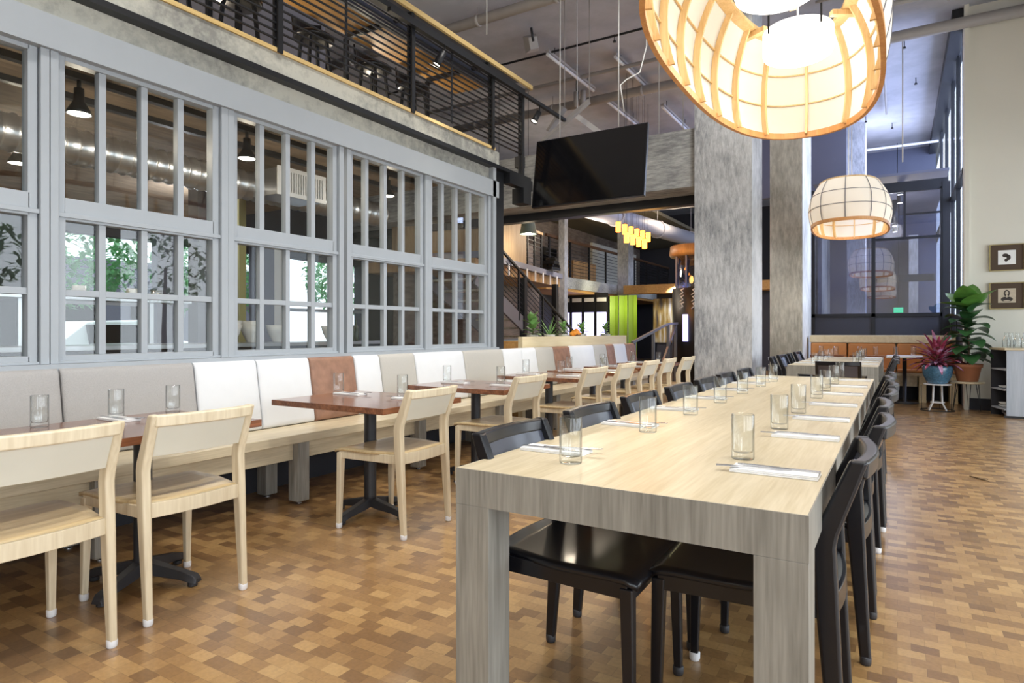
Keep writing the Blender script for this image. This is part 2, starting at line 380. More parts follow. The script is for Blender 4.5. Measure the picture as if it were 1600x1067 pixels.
# pale return wall on the far right, facing the camera
struct(B(.85, 4.3, 11.5, 11.8, 0, CZ).build('wall_far_right', M_CREAM))
struct(B(.86, 4.3, 11.47, 11.5, 0, .17).build('baseboard_far_right', M_DARKW))
struct(B(-9.7, .95, 25.8, 26, 0, CZ).build('wall_far', M_DARKW))
mb = MB().box(-9.7, -9.5, -5, 3.9, 0, CZ).box(-9.7, -9.5, 9.6, 26, 0, CZ).box(-9.7, -9.5, 3.9, 9.6, 0, .95).box(-9.7, -9.5, 3.9, 9.6, 2.5, CZ)
struct(mb.build('wall_left', M_DARKW))

# glazed screen: header, concrete strip, sill
struct(B(WX-.02, WX+.10, -.9, 6.05, 2.66, 2.84).build('trim_1', M_FRAME), 'long painted header above the glazed screen')
struct(B(WX-.05, WX+.12, -.9, 6.02, .70, .975).build('trim_2', M_FRAME), 'painted sill under the glazed screen')
struct(B(WX-.06, WX+.02, -.9, 6.0, 0, .70).build('wall_left_low', M_DARKW), 'dark wall under the glazed screen')
struct(B(WX-.25, WX+.04, -.9, 6.3, 2.845, 2.985).build('trim_3', M_CONCY), 'pale concrete strip above the painted header')
struct(B(WX-.25, WX+.12, -.9, 6.75, 2.985, 3.025).build('trim_4', M_STEEL), 'black steel flange between the two concrete strips')
struct(B(-9.5, WX+.07, -.9, 6.1, 3.026, 3.19).build('trim_5', M_CONCY), 'concrete edge of the mezzanine floor')
struct(B(WX+.00, WX+.085, -.9, 6.0, 3.191, 3.222).build('trim_6', M_EDGE), 'thin pine strip on the mezzanine edge')
struct(B(-9.5, WX-.02, -.9, 6.05, 2.90, 2.984).build('ceiling_kitchen', M_CEILB), 'brown concrete soffit over the room behind the glass')
struct(B(-9.5, WX-.3, -.95, -.75, 0, 2.9).build('wall_kitchen_near', M_GREYW))

# windows 1-5 of the screen; (Y of left stile outer, right stile outer, 3 mullion centres)
BAYS = [(.62, 1.566, None), (1.66, 2.618, (1.893, 2.131, 2.359)), (2.722, 3.671, (2.965, 3.192, 3.433)), (3.81, 4.769, (4.021, 4.252, 4.492)), (4.872, 5.87, (5.09, 5.322, 5.569))]
for i, (a, c, mu) in enumerate(BAYS):
    if not mu: mu = [a+(c-a)*k for k in (.26, .5, .75)]
    t = empty('window_%d' % (i+1), (WX, a, .975)); struct(t)
    def rb(y0, y1, z0, z1, x0=-.02, x1=.05): return (x0, x1, y0-a, y1-a, z0-.975, z1-.975)
    st = .035
    # fixed jambs
    j = MB().box(*rb(a-.052, a-.004, .975, 2.66, -.03, .075)).box(*rb(c+.004, c+.052, .975, 2.66, -.03, .075))
    j.build('jamb', M_FRAME, t, .003)
    us = MB().box(*rb(a, a+st, 1.80, 2.66)).box(*rb(c-st-.01, c, 1.80, 2.66)).box(*rb(a+st, c-st, 1.80, 1.885)).box(*rb(a+st, c-st, 2.635, 2.66))
    for y in mu: us.box(*rb(y-.020, y+.020, 1.885, 2.635, -.012, .04))
    us.build('upper_sash', M_FRAME, t, .003)
    ls = MB().box(*rb(a, a+st, .975, 1.795)).box(*rb(c-st-.01, c, .975, 1.795)).box(*rb(a+st, c-st, .975, 1.02)).box(*rb(a+st, c-st, 1.762, 1.795))
    ls.box(*rb(a-.012, c+.01, 1.775, 1.80, 0, .062)).box(*rb(a-.012, c+.01, .975, .99, 0, .062))
    for y in mu: ls.box(*rb(y-.019, y+.019, 1.02, 1.762, -.008, .04))
    ls.box(*rb(a+st, c-st, 1.346, 1.382, -.010, .038))
    ls.build('lower_sash', M_FRAME, t, .003)
    g = B(*rb(a+st, c-st, 1.885, 2.635, .008, .013)).build('upper_glass', M_GLASS, t)
    g = B(*rb(a+st, c-st, 1.02, 1.762, .008, .013)).build('lower_glass', M_GLASS, t)
# black steel posts closing the screen
struct(B(WX-.10, WX+.10, 5.93, 5.99, .0, 2.985).build('trim_7', M_FRAME), 'painted end post of the glazed screen')
struct(B(WX-.12, WX+.06, 6.03, 6.21, 0, 2.98).build('trim_8', M_STEEL), 'black steel post at the end of the glazed screen')
struct(MB().box(WX+.05, WX+.14, 6.22, 6.75, 2.86, 2.984).box(WX+.0, WX+.16, 6.5, 6.68, 2.68, 2.86).build('trim_9', M_STEEL), 'black steel bracket under the flange end')

# columns and cross beam
BY = 8.7
struct(B(-2.37, -1.62, BY, BY+.72, 0, CZ).build('concrete_column', M_CONC), 'broad pale concrete column beyond the long table')
struct(B(-1.934, -1.405, 12.0, 13.3, 0, CZ).build('concrete_column', M_CONCW), 'narrower warm grey concrete column left of the window')
struct(B(-9.5, -2.372, BY+.05, BY+.6, 3.15, 3.95).build('concrete_beam', M_CONCH), 'heavy concrete beam behind the television')
struct(B(-9.5, -2.372, BY+.62, BY+.78, 3.02, 3.28).build('trim_10', M_STEEL), 'black steel joist behind the concrete beam')
struct(B(-9.5, -1.0, 16.4, 16.6, 4.4, CZ).build('wall_far_upper', M_GREYW), 'grey wall high above the far hall')

# ------------------------------------------------------------------ far right glazed wall
GY = 14.3
mb = MB()
for z in (1.47, 3.86): mb.box(-1.5, .80, GY-.04, GY+.04, z-.035, z+.035 if z < 2 else z+.16)
for x in (-1.47, -.40, .72): mb.box(x-.035, x+.035, GY-.04, GY+.04, 1.0, 3.86)
mb.box(.72, .84, GY-.05, GY+.05, 0, 3.95)
t = empty('window_6', (0, 0, 0)); struct(t)
mb.build('frame', M_STEEL, t)
mb = MB().box(-.37, .70, GY-.03, GY+.03, 2.92, 2.965).box(.10, .14, GY-.03, GY+.03, 2.965, 3.84).box(.14, .70, GY-.03, GY+.03, 3.38, 3.41)
mb.build('transom', M_STEEL, t)
B(-1.44, .70, GY-.005, GY+.005, 1.5, 3.83).build('glass', M_GLASSD, t)
struct(B(-1.5, .84, GY-.02, GY+.03, 0, 1.435).build('wall_under_window', plain('dark_blue_panel', (.045, .048, .065), .45)))
# street side glazing between the pale wall and the black window
t = empty('window_7', (.85, 11.8, 0)); struct(t)
mb = MB()
for y in (.05, 1.25, 2.5, 4.2, 6.0, 9.0, 12.5): mb.box(.0, .06, y-.03, y+.03, 0, CZ)
for z in (1.4, 3.6): mb.box(-.01, .07, 0, 14, z-.04, z+.04)
mb.box(-.03, .1, 0, 14, CZ-.16, CZ)
mb.build('frame', M_STEEL, t)
B(.02, .03, 0, 14, 1.4, CZ-.2).build('glass', glassmat('street_glass', (.95, .96, 1), .3), t)
struct(B(.86, .92, 11.81, 25.8, 0, 1.37).build('wall_street_low', M_DARKW))
# the room beyond the black window
struct(B(-1.0, -.62, 16.6, 17.0, 0, CZ).build('concrete_column', M_CONC), 'slim concrete column seen through the black framed window')
struct(B(.25, .45, 19.0, 19.4, 0, 3.6).build('concrete_column', M_CONCW), 'distant tan concrete column right behind the glass')
struct(B(-1.9, .85, 19.6, 19.8, 0, CZ).build('wall_far_right_room', plain('blue_grey_wall', (.10, .11, .16), .8)))
for k, z in enumerate((5.0, 4.75)): tag(MB().tube([(-1.4, 18.9, z), (.8, 18.9, z)], .035, 8).tube([(0, 18.9, z), (0, 18.9, CZ)], .01, 6).build('ceiling_conduit', M_STEEL), 'dark conduit high behind the black window, %s one' % ('upper', 'lower')[k], 'conduit')
point('far_room_upper_fill', (-.4, 16.8, 5.0), 45, (.72, .78, 1), .3)  # added fill point with no visible source, brightening the space above the header
struct(B(-1.5, .84, 14.5, 19.5, 4.2, 4.25).build('ceiling_far_room', M_GREYW), 'grey soffit behind the black window')
o = MB().box(-.55, .75, 17.9, 18.0, 2.35, 2.52).build('steel_joist', M_STEEL); struct(o, 'black joist behind the far glazing')
for k, (x, y, z) in enumerate(((.05, 15.2, 3.95), (.05, 16.2, 3.95), (-.05, 17.2, 3.6), (-.05, 18.2, 3.6))):
    t = empty('recessed_downlight', (x, y, z if z > 3.8 else z)); tag(t, ['nearest small ceiling downlight behind the black window', 'second small ceiling downlight behind the black window', 'third small ceiling downlight behind the black window', 'farthest small ceiling downlight behind the black window'][k], 'ceiling light', 'downlights behind the black window')
    MB().lathe([(.0, .25 if z > 3.8 else .6), (.06, .25 if z > 3.8 else .6), (.06, 0), (.05, 0)], 12).build('housing', M_STEEL, t)
    MB().lathe([(0, .004), (.05, .004), (.05, .0), (0, .0)], 12).build('bulb', M_BULB, t)
t = empty('exit_sign', (.02, 16.4, 1.62)); tag(t, 'small green exit sign seen through the black framed window', 'exit sign')
B(-.09, .09, -.02, .02, -.05, .06).build('housing', M_EXIT, t)
MB().tube([(0, 0, .05), (0, 0, 2.58)], .006, 6).build('hanger', M_STEEL, t)
cu = bpy.data.curves.new('lettering', 'FONT'); cu.body = 'EXIT'; cu.size = .085; cu.align_x = 'CENTER'; cu.align_y = 'CENTER'; cu.extrude = .002
cu.materials.append(M_WHITE); o_c = bpy.data.objects.new('lettering_curve', cu); me_ = bpy.data.meshes.new_from_object(o_c); bpy.data.objects.remove(o_c); o = bpy.data.objects.new('lettering', me_); COL.objects.link(o); o.parent = t; o.location = (0, -.023, .005); o.rotation_euler = (R(90), 0, 0)
point('far_room_lamp', (-.1, 16.6, 3.4), 60, (1, .9, .75), .2)

# ------------------------------------------------------------------ banquette along the screen
BX = -3.36; BZ = .474; BEND = 10.25
t = empty('bench', (-3.6, 3, 0)); tag(t, 'long pale oak bench running below the glazed screen', 'bench')
def rel(o, base): o.location = -Vector(base); return o
bb = (-3.6, 3, 0)
rel(B(-3.90, BX, -.6, BEND, BZ-.058, BZ).build('bench_top', M_BENCH, t, .004), bb)
rel(MB().box(-3.84, BX-.07, -.6, BEND, BZ-.175, BZ-.061).build('apron', M_BENCH, t, .003), bb)
y = -.88
while y < 10.1:
    for x in (BX-.115, -3.80):
        l = rel(B(x, x+.095, y, y+.095, .022, BZ-.06).build('leg', M_OAKSHADE, t, .003), bb)
        MB().lathe([(0, .022), (.012, .022), (.012, .008), (.02, .006), (.02, .0), (0, 0)], 10, (x+.048, y+.048, 0)).build('levelling_foot', M_CHROME, l)
    y += 1.24
# back cushions
def cushion_mesh(L):
    """padded slab leaning on the screen, origin at the lower front edge, length along +Y"""
    mb = MB(); nx, nz = 14, 8; H = .475; T = .11; secs = []
    def P(a, z, side):
        # side 0 front, 1 back
        e = min(1, min(a, L-a)/.03); f = min(1, min(z, H-z)/.035)
        bul = .012*math.sin(math.pi*a/L)*math.sin(math.pi*z/H)
        th = T*(.72+.28*math.sqrt(max(0, 1-(1-e)**2)))*(.55+.45*math.sqrt(max(0, 1-(1-f)**2)))
        x = -z*.16 + ((th/2+bul) if side == 0 else -th/2) - T/2
        return (x, a, z)
    ys = [0, .006, .018, .035]+[.035+(L-.07)*k/8 for k in range(1, 8)]+[L-.035, L-.018, L-.006, L]
    zs = [0, .008, .02, .045, .15, .28, .40, .445, .462, .475]
    for a in ys:
        secs.append([P(a, z, 0) for z in zs]+[P(a, z, 1) for z in reversed(zs)])
    mb.loft(secs, True, True); return mb
CUTS = [-.55, .55, 1.63, 2.38, 2.84, 3.30, 3.76, 4.06, 4.52, 5.29, 6.05, 6.46, 6.81, 7.27, 7.75, 8.54, 9.01, 9.32, 9.81, 10.25]
MATC = [M_FAB1, M_FAB1, M_FAB1, M_FAB2, M_FAB2, M_TAN, M_FAB2, M_FAB3, M_FAB2, M_FAB3, M_FAB2, M_FAB2, M_FAB3, M_TAN, M_FAB2, M_FAB3, M_TAN, M_FAB2, M_TAN]
NAMC = {M_FAB1.name: 'grey beige woven', M_FAB2.name: 'off white smooth', M_FAB3.name: 'stone grey woven', M_TAN.name: 'brown leather'}
WHERE = ['at the near end of the bench, outside the picture edge', 'cut by the left edge of the picture', 'long one behind the nearest cherry table', 'nearer of the first pair, behind the nearest table corner', 'farther of the first pair, touching the first brown one',
         'nearest of the brown ones, behind the second table', 'narrow one just past the nearest brown one', 'first stone grey one, behind the table with the dark post', 'wide one between the first two stone grey ones', 'wide second stone grey one, behind the third table',
         'small one before the end of the glazed screen', 'small one level with the left end of the planter', 'third stone grey one below the planter', 'second brown one counted from the camera', 'wide one between the second and third brown ones', 'last stone grey one on the bench', 'narrow third brown one', 'last off white one on the bench', 'brown one closing the far end of the bench']
for i, (a, c) in enumerate(zip(CUTS[:-1], CUTS[1:])):
    if i == 0: continue
    o = cushion_mesh(c-a-.008).build('back_cushion', MATC[i]); o.location = (-3.72, a+.004, BZ+.003)
    tag(o, '%s back cushion, %s' % (NAMC[MATC[i].name], WHERE[i]), 'cushion', 'back cushions along the bench')

# planter wall behind the far half of the bench
t = empty('planter', (-4.1, 8.4, 0)); tag(t, 'long pale wooden planter wall behind the far bench', 'planter')
pb = (-4.1, 8.4, 0)
rel(B(-4.0, -3.935, 6.72, 10.22, 0, 1.085).build('front_board', M_PLY, t, .003), pb)
rel(B(-4.30, -4.24, 6.72, 10.22, 0, 1.03).build('back_board', M_PLY, t, .003), pb)
rel(B(-4.24, -4.0, 6.72, 6.78, 0, 1.03).build('end_board', M_WARM, t, .002), pb)
rel(B(-4.24, -4.0, 6.78, 10.2, .9, 1.0).build('soil', plain('soil', (.05, .035, .025), .95), t), pb)

# ------------------------------------------------------------------ leaf helpers
def leaf(mb, base, d, L, W, droop=.3, up=(0, 0, 1), seg=6, fold=.12, shape=0):
    base = Vector(base); d = Vector(d).normalized(); u = Vector(up)
    s = d.cross(u)
    if s.length < .05: s = Vector((1, 0, 0))
    s.normalize(); n = s.cross(d).normalized(); cur = base.copy(); vs = []; fs = []
    for i in range(seg+1):
        f = i/seg
        if shape == 0: wd = W*math.sin(math.pi*min(1, f*.93+.04))**.8*(.55+.6*f)
        elif shape == 1: wd = W*(math.sin(math.pi*(f*.80+.16)))*(1 if f < .99 else .15)
        else: wd = W*(1-f)**.7
        wd = max(wd, .002)
        vs += [cur-s*wd/2+n*wd*fold, cur, cur+s*wd/2+n*wd*fold]
        d = (d+Vector((0, 0, -droop/seg))).normalized(); n = s.cross(d).normalized(); cur = cur+d*L/seg
    for i in range(seg):
        a = i*3; fs += [(a, a+1, a+4, a+3), (a+1, a+2, a+5, a+4)]
    mb.add(vs, fs, True)
def foliage(n, h0, h1, L, W, kind=0, droop=.5, rise=.4, shape=0, spread=0):
    mb = MB()
    for i in range(n):
        a = i*2.399+random.uniform(-.3, .3); f = i/(max(1, n-1)); z = h0+(h1-h0)*f
        e = rise+(1.25-rise)*f**1.5
        e += random.uniform(-.15, .15)
        d = (math.cos(a)*math.cos(e), math.sin(a)*math.cos(e), math.sin(e))
        l = L*random.uniform(.8, 1.15)
        leaf(mb, (math.cos(a)*spread, math.sin(a)*spread, z), d, l, W*random.uniform(.85, 1.1), droop, shape=shape)
    return mb
# small plants on the planter
def small_plant(name, x, y, label, mat, kind):
    t = empty(name, (x, y, 1.0)); tag(t, label, 'potted plant', 'plants on the planter wall')
    if kind == 'fig':
        foliage(18, .03, .30, .15, .12, droop=.35, rise=.1, shape=1).build('foliage', mat, t, recalc=False)
        MB().tube([(0, 0, 0), (.01, 0, .2), (0, 0, .32)], .007, 6).build('stem', M_STEM, t)
    elif kind == 'spike':
        foliage(20, .05, .12, .26, .022, droop=.25, rise=.5, shape=2).build('foliage', mat, t, recalc=False)
        MB().tube([(0, 0, 0), (0, 0, .12)], .010, 6).build('stem', M_STEM, t)
    else:
        foliage(22, .08, .22, .13, .055, droop=.6, rise=.1, shape=1).build('foliage', mat, t, recalc=False)
        MB().tube([(0, 0, 0), (.01, 0, .22)], .007, 6).build('stem', M_STEM, t)
    MB().lathe([(0, 0), (.06, 0), (.08, .11), (.072, .11), (.06, .03), (0, .03)], 14).build('pot', M_CONCW, t)
small_plant('fiddle_leaf_plant', -4.12, 7.30, 'broad leaved plant at the left end of the planter wall', M_LEAFB, 'fig')
small_plant('dracaena', -4.12, 7.78, 'spiky grassy plant, second on the planter wall', M_LEAFB, 'spike')
small_plant('leafy_plant', -4.12, 8.22, 'short bushy plant beside the orange flowers', M_LEAFB, 'bush')
small_plant('pothos_plant', -4.12, 8.82, 'drooping light green plant right of the orange flowers', M_LEAFB, 'bush')
small_plant('shrubby_plant', -4.12, 9.75, 'bushy green plant at the right end of the planter wall', M_LEAFB, 'bush')
t = empty('orange_flowers', (-4.02, 8.42, 1.08)); tag(t, 'clump of orange chrysanthemums on the planter wall', 'flowers')
mb = MB()
for k in range(26):
    a = random.uniform(0, 6.28); r = random.uniform(0, .15)
    mb.lathe([(0, -.03), (.025, -.02), (.036, 0), (.028, .022), (0, .032)], 8, (r*.4*math.cos(a), r*math.sin(a), .045+random.uniform(0, .05)-(r*.25)))
mb.build('blooms', M_ORANGE, t)
MB().lathe([(0, -.08), (.05, -.08), (.065, .03), (0, .03)], 12).build('pot', M_STEM, t)

# ------------------------------------------------------------------ chairs
def rect(c, hx, hy, ang=0):
    """rectangular section in a horizontal plane around c"""
    return [(c[0]+i*hx, c[1]+j*hy, c[2]) for i, j in ((-1, -1), (1, -1), (1, 1), (-1, 1))]
def make_chair(name, label, frame, seatm, panelm, cap, grp):
    t = empty(name); tag(t, label, 'chair', grp)
    def post(s):
        prof = [(-.240, .018, .018, .014), (-.224, .25, .023, .016), (-.210, .47, .028, .018), (-.204, .60, .028, .018), (-.210, .635, .028, .018), (-.260, .765, .024, .017), (-.284, .828, .021, .017)]
        secs = [rect((s*.208, y, z), hx, hy) for (y, z, hy, hx) in prof]
        return MB().loft(secs)
    def fleg(s):
        secs = [rect((s*(.222+.006*(1-z/.43)), .222+.010*(1-z/.43), z), hx, hy) for (z, hx, hy) in ((.018, .013, .013), (.25, .016, .017), (.445, .018, .019))]
        return MB().loft(secs)
    for s in (-1, 1):
        l = post(s).build('leg', frame, t, .0095, 3)
        if cap: MB().lathe([(0, 0), (.0165, 0), (.0185, .006), (.019, .026), (.0175, .029), (0, .029)], 10, (s*.208, -.240, 0)).build('foot_cap', cap, l)
        l = fleg(s).build('leg', frame, t, .005)
        if cap: MB().lathe([(0, 0), (.016, 0), (.018, .006), (.0185, .026), (.017, .029), (0, .029)], 10, (s*.228, .231, 0)).build('foot_cap', cap, l)
    # bowed top rail
    def bow(x, d): return -d*(1-(x/.225)**2)
    secs = []
    for k in range(13):
        x = -.210+.420*k/12; y = -.278+bow(x, .028); e = 0
        secs.append([(x, y-.019+e, .778+e), (x, y+.019-e, .783+e), (x, y+.014-e, .826-e), (x, y-.022+e, .826-e)])
    MB().loft(secs).build('top_rail', frame, t, .008, 3)
    # curved back panel
    secs = []
    for k in range(11):
        x = -.196+.392*k/10; b0 = bow(x, .024)
        secs.append([(x, -.220+b0-.006, .655), (x, -.220+b0+.006, .655), (x, -.272+b0+.006, .79), (x, -.272+b0-.006, .79)])
    MB().loft(secs).build('backrest', panelm, t, .003)
    # seat: dished thin board
    vs = []; nx, ny = 12, 12
    mb = MB()
    for lay in (0, 1):
        for j in range(ny+1):
            v = j/ny; y = -.215+.47*v
            hw = .192+.046*min(1, v*2.2)
            for i in range(nx+1):
                u = -1+2*i/nx; dish = .011*(1-u*u)*math.sin(math.pi*min(1, v*1.05))
                ed = .012*max(0, v-.9)/.1
                vs.append((u*hw, y+(-.022*(1-u*u) if j == 0 else 0), .474-dish-ed-lay*.018))
    fs = []; q = (nx+1)*(ny+1)
    for j in range(ny):
        for i in range(nx):
            a = j*(nx+1)+i; fs += [(a, a+1, a+nx+2, a+nx+1), (q+a, q+a+nx+1, q+a+nx+2, q+a+1)]
    for i in range(nx): fs += [(i, q+i, q+i+1, i+1), (ny*(nx+1)+i, ny*(nx+1)+i+1, q+ny*(nx+1)+i+1, q+ny*(nx+1)+i)]
    for j in range(ny): a = j*(nx+1); fs += [(a, a+nx+1, q+a+nx+1, q+a), (a+nx, q+a+nx, q+a+2*nx+1, a+2*nx+1)]
    mb.add(vs, fs, True); mb.build('seat', seatm, t)
    # aprons
    mb = MB()
    for s in (-1, 1):
        mb.loft([[(s*.208-.009, -.19, .412), (s*.208+.009, -.19, .412), (s*.208+.009, -.19, .462), (s*.208-.009, -.19, .462)],
                 [(s*.226-.010, .225, .412), (s*.226+.010, .225, .412), (s*.226+.010, .225, .455), (s*.226-.010, .225, .455)]])
    mb.box(-.215, .215, .222, .240, .412, .448)
    secs = []
    for k in range(9):
        x = -.196+.392*k/8; y = -.212+bow(x, .026)
        secs.append([(x, y-.010, .412), (x, y+.010, .412), (x, y+.010, .472), (x, y-.010, .472)])
    mb.loft(secs); mb.build('apron', frame, t, .003)
    return t
ash = Proto(make_chair('dining_chair', 'x', M_CHAIR, M_SEAT, M_PANEL, M_WHITE, 'pale ash chairs along the cherry tables'))
blk = Proto(make_chair('dining_chair', 'x', M_BLACK, M_BLACK, M_BLACKP, M_WHITE, 'black chairs at the long tables'))
blk2 = Proto(make_chair('dining_chair', 'x', M_BLACK, M_BLACK, M_BLACKP, M_IRON, 'black chairs at the long tables'))
H9 = R(90)
AY = [(-2.215, 1.00, 2), (-2.275, 1.59, -1), (-2.105, 2.88, 1), (-2.13, 4.08, 0), (-2.15, 5.32, -2), (-2.20, 6.22, 1), (-2.18, 6.93, 0), (-2.17, 7.56, 2), (-2.12, 8.20, -1)]
AL = ['cut by the left edge of the picture', 'at the right end of the nearest cherry table', 'standing alone at the second cherry table', 'at the third cherry table', 'at the fourth cherry table',
      'nearer of the overlapping pair beyond the fourth table', 'farther of the overlapping pair beyond the fourth table', 'second last in its row', 'last in its row, beside the concrete column']
for (x, y, a), l in zip(AY, AL):
    ash.place((x-.465, y, 0), H9+R(a), 'pale ash chair %s' % l, 'pale ash chairs along the cherry tables')
ORD = ['nearest', 'second', 'third', 'fourth', 'fifth', 'sixth', 'farthest']
for k in range(7):
    blk2.place((-.865+random.uniform(-.012, .012), 1.88+.65*k, 0), -H9+R(random.uniform(-1.5, 1.5)), 'black chair on the bench side of the long oak table, %s in its row' % ORD[k], 'black chairs at the long tables')
RY = [2.01, 2.72, 3.38, 4.02, 4.62, 5.20, 5.75]
for k in range(7):
    (blk if k in (0, 3) else blk2).place((-.33+[-.04, .0, -.01, .01, .015, -.01, 0][k], RY[k], 0), H9+R([1.5, -1, 2, -2, 1, 3, 0][k]), 'black chair on the window side of the long oak table, %s in its row' % ORD[k], 'black chairs at the long tables')
# second long table: chairs
blk2.place((-.55, 7.98, 0), R(0), 'black chair at the near head of the far oak table', 'black chairs at the long tables')
for k, y in enumerate((8.75, 9.5, 10.3, 11.1)):
    if k < 4: blk2.place((-1.10, y, 0), -H9+R(4*(-1)**k), 'black chair on the column side of the far oak table, %s in its row' % ['nearest', 'second', 'third', 'farthest'][k], 'black chairs at the long tables')
for k, y in enumerate((8.55, 9.2, 9.9)):
    blk2.place((-.30, y, 0), H9+R(2*(-1)**k), 'black chair on the plant side of the far oak table, %s in its row' % ['nearest', 'second', 'farthest'][k], 'black chairs at the long tables')

# ------------------------------------------------------------------ long oak tables
def long_table(x0, x1, y0, y1, label, zt=.75, th=.105, leg=.115):
    t = empty('long_table', ((x0+x1)/2, (y0+y1)/2, 0)); tag(t, label, 'table')
    b0 = ((x0+x1)/2, (y0+y1)/2, 0)
    rel(B(x0+.003, x1-.003, y0+.003, y1-.003, zt-.022, zt).build('tabletop', M_OAK, t, .001), b0)
    rel(MB().box(x0, x1, y0, y0+.0028, zt-th, zt-.0005).box(x0+.0029, x1-.0029, y0+.0029, y0+.04, zt-th, zt-.0225).box(x0, x1, y1-.0028, y1, zt-th, zt-.0005).box(x0, x0+.0028, y0+.0028, y1-.0028, zt-th, zt-.0005).box(x1-.0028, x1, y0+.0028, y1-.0028, zt-th, zt-.0005).box(x0+.0029, x0+.04, y0+.04, y1-.003, zt-th, zt-.0225).box(x1-.04, x1-.0029, y0+.04, y1-.003, zt-th, zt-.0225).build('apron', M_OAKSHADE, t), b0)
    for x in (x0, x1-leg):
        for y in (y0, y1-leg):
            rel(B(x, x+leg, y, y+leg, 0, zt-th-.0005).build('leg', M_OAKSHADE, t, .0015), b0)
    return t
long_table(-1.112, -.164, 1.51, 6.16, 'long pale oak communal table in the foreground')
long_table(-1.13, -.18, 8.22, 11.3, 'far pale oak table near the saddle leather banquette')

# ------------------------------------------------------------------ cherry tables
TT = .73
def cherry(x0, x1, y0, y1, bases, label):
    cx, cy = (x0+x1)/2, (y0+y1)/2
    t = empty('bistro_table', (cx, cy, 0)); tag(t, label, 'table', 'cherry tables along the bench')
    B(x0-cx, x1-cx, y0-cy, y1-cy, TT-.034, TT).build('tabletop', M_CHERRY, t, .002)
    for by in bases:
        c = (0, by-cy, 0)
        MB().lathe([(.0, .09), (.043, .09), (.038, .12), (.038, .66), (.038, TT-.05)], 18, c).build('column', M_IRON, t)
        MB().box(-.16, .16, by-cy-.04, by-cy+.04, TT-.05, TT-.035).box(-.04, .04, by-cy-.16, by-cy+.16, TT-.05, TT-.035).build('mounting_plate', M_IRON, t)
        mb = MB()
        for k in range(4):
            a = R((24 if y0 < 1 else 2)+90*k); d = Vector((math.cos(a), math.sin(a), 0)); s = Vector((-d.y, d.x, 0)); secs = []
            for r, h, hw, z0 in ((.0, .055, .034, .06), (.08, .05, .032, .045), (.20, .036, .028, .032), (.258, .034, .030, .018), (.275, .018, .026, .016)):
                p = Vector(c)+d*r; secs.append([p-s*hw+Vector((0, 0, z0)), p+s*hw+Vector((0, 0, z0)), p+s*hw*.7+Vector((0, 0, z0+h)), p-s*hw*.7+Vector((0, 0, z0+h))])
            mb.loft(secs)
            mb.lathe([(0, 0), (.022, 0), (.022, .02), (0, .02)], 10, tuple(Vector(c)+d*.245))
        mb.build('base', M_IRON, t, .004)
    return t
CT = [(-3.30, -2.60, .70, 1.97, (1.60,), 'nearest cherry topped table, cut by the left edge of the picture'),
      (-3.30, -2.38, 2.57, 3.29, (2.95,), 'cherry topped table with a dark iron pedestal behind the lone ash chair'),
      (-3.29, -2.39, 3.82, 4.52, (4.12,), 'third cherry topped table from the camera'),
      (-3.27, -2.42, 5.10, 5.78, (5.36,), 'fourth cherry topped table from the camera'),
      (-3.22, -2.44, 6.02, 6.68, (6.35,), 'fifth cherry topped table from the camera'),
      (-3.22, -2.44, 6.95, 7.55, (7.25,), 'sixth cherry topped table from the camera'),
      (-3.22, -2.48, 8.0, 8.62, (8.3,), 'cherry topped table beside the concrete column')]
for a in CT: cherry(*a)

# ------------------------------------------------------------------ glasses, napkins, cutlery
def make_tumbler():
    h, r = .140, .0345
    mb = MB().lathe([(0, .0), (r*.95, .0), (r, .004), (r, h-.002), (r-.0008, h), (r-.002, h-.001), (r-.003, .030), (r*.85, .022), (r*.5, .019), (0, .018)], 28)
    return mb.build('tumbler', M_TUMB)
def make_napkin():
    mb = MB()
    mb.box(-.045, .045, -.115, .115, 0, .004).box(-.043, .045, -.113, .115, .0045, .008).box(-.041, .044, -.112, .114, .0085, .011)
    return mb.build('folded_napkin', M_LINEN, None, .0015)
def cutlery_fork():
    mb = MB(); secs = []
    for y, wd, z in ((-.10, .006, .002), (-.06, .0045, .002), (.0, .003, .004), (.035, .004, .0035), (.05, .011, .003), (.065, .012, .004)):
        secs.append([(-wd, y, z), (wd, y, z), (wd, y, z+.002), (-wd, y, z+.002)])
    mb.loft(secs)
    for k in range(4):
        x = -.0095+k*.0063; mb.box(x-.0018, x+.0018, .065, .10, .004, .006)
    return mb.build('fork', M_CHROME, None)
def cutlery_knife():
    mb = MB(); secs = []
    for y, wd, z in ((-.11, .007, .001), (-.02, .006, .001), (-.01, .004, .001), (.0, .009, .001), (.08, .009, .001), (.11, .003, .001)):
        secs.append([(-wd, y, z), (wd, y, z), (wd, y, z+.0025), (-wd, y, z+.0025)])
    return mb.loft(secs).build('knife', M_CHROME, None)
class MP:
    def __init__(s, o, cat): s.root = o; s.used = False; s.cat = cat
    def place(s, loc, rz, label, group):
        if s.used: o = s.root.copy(); COL.objects.link(o)
        else: o = s.root; s.used = True
        o.location = loc; o.rotation_euler = (0, 0, rz); tag(o, label, s.cat, group); return o
TU = MP(make_tumbler(), 'glass'); NA = MP(make_napkin(), 'napkin'); FK = MP(cutlery_fork(), 'fork'); KN = MP(cutlery_knife(), 'knife')
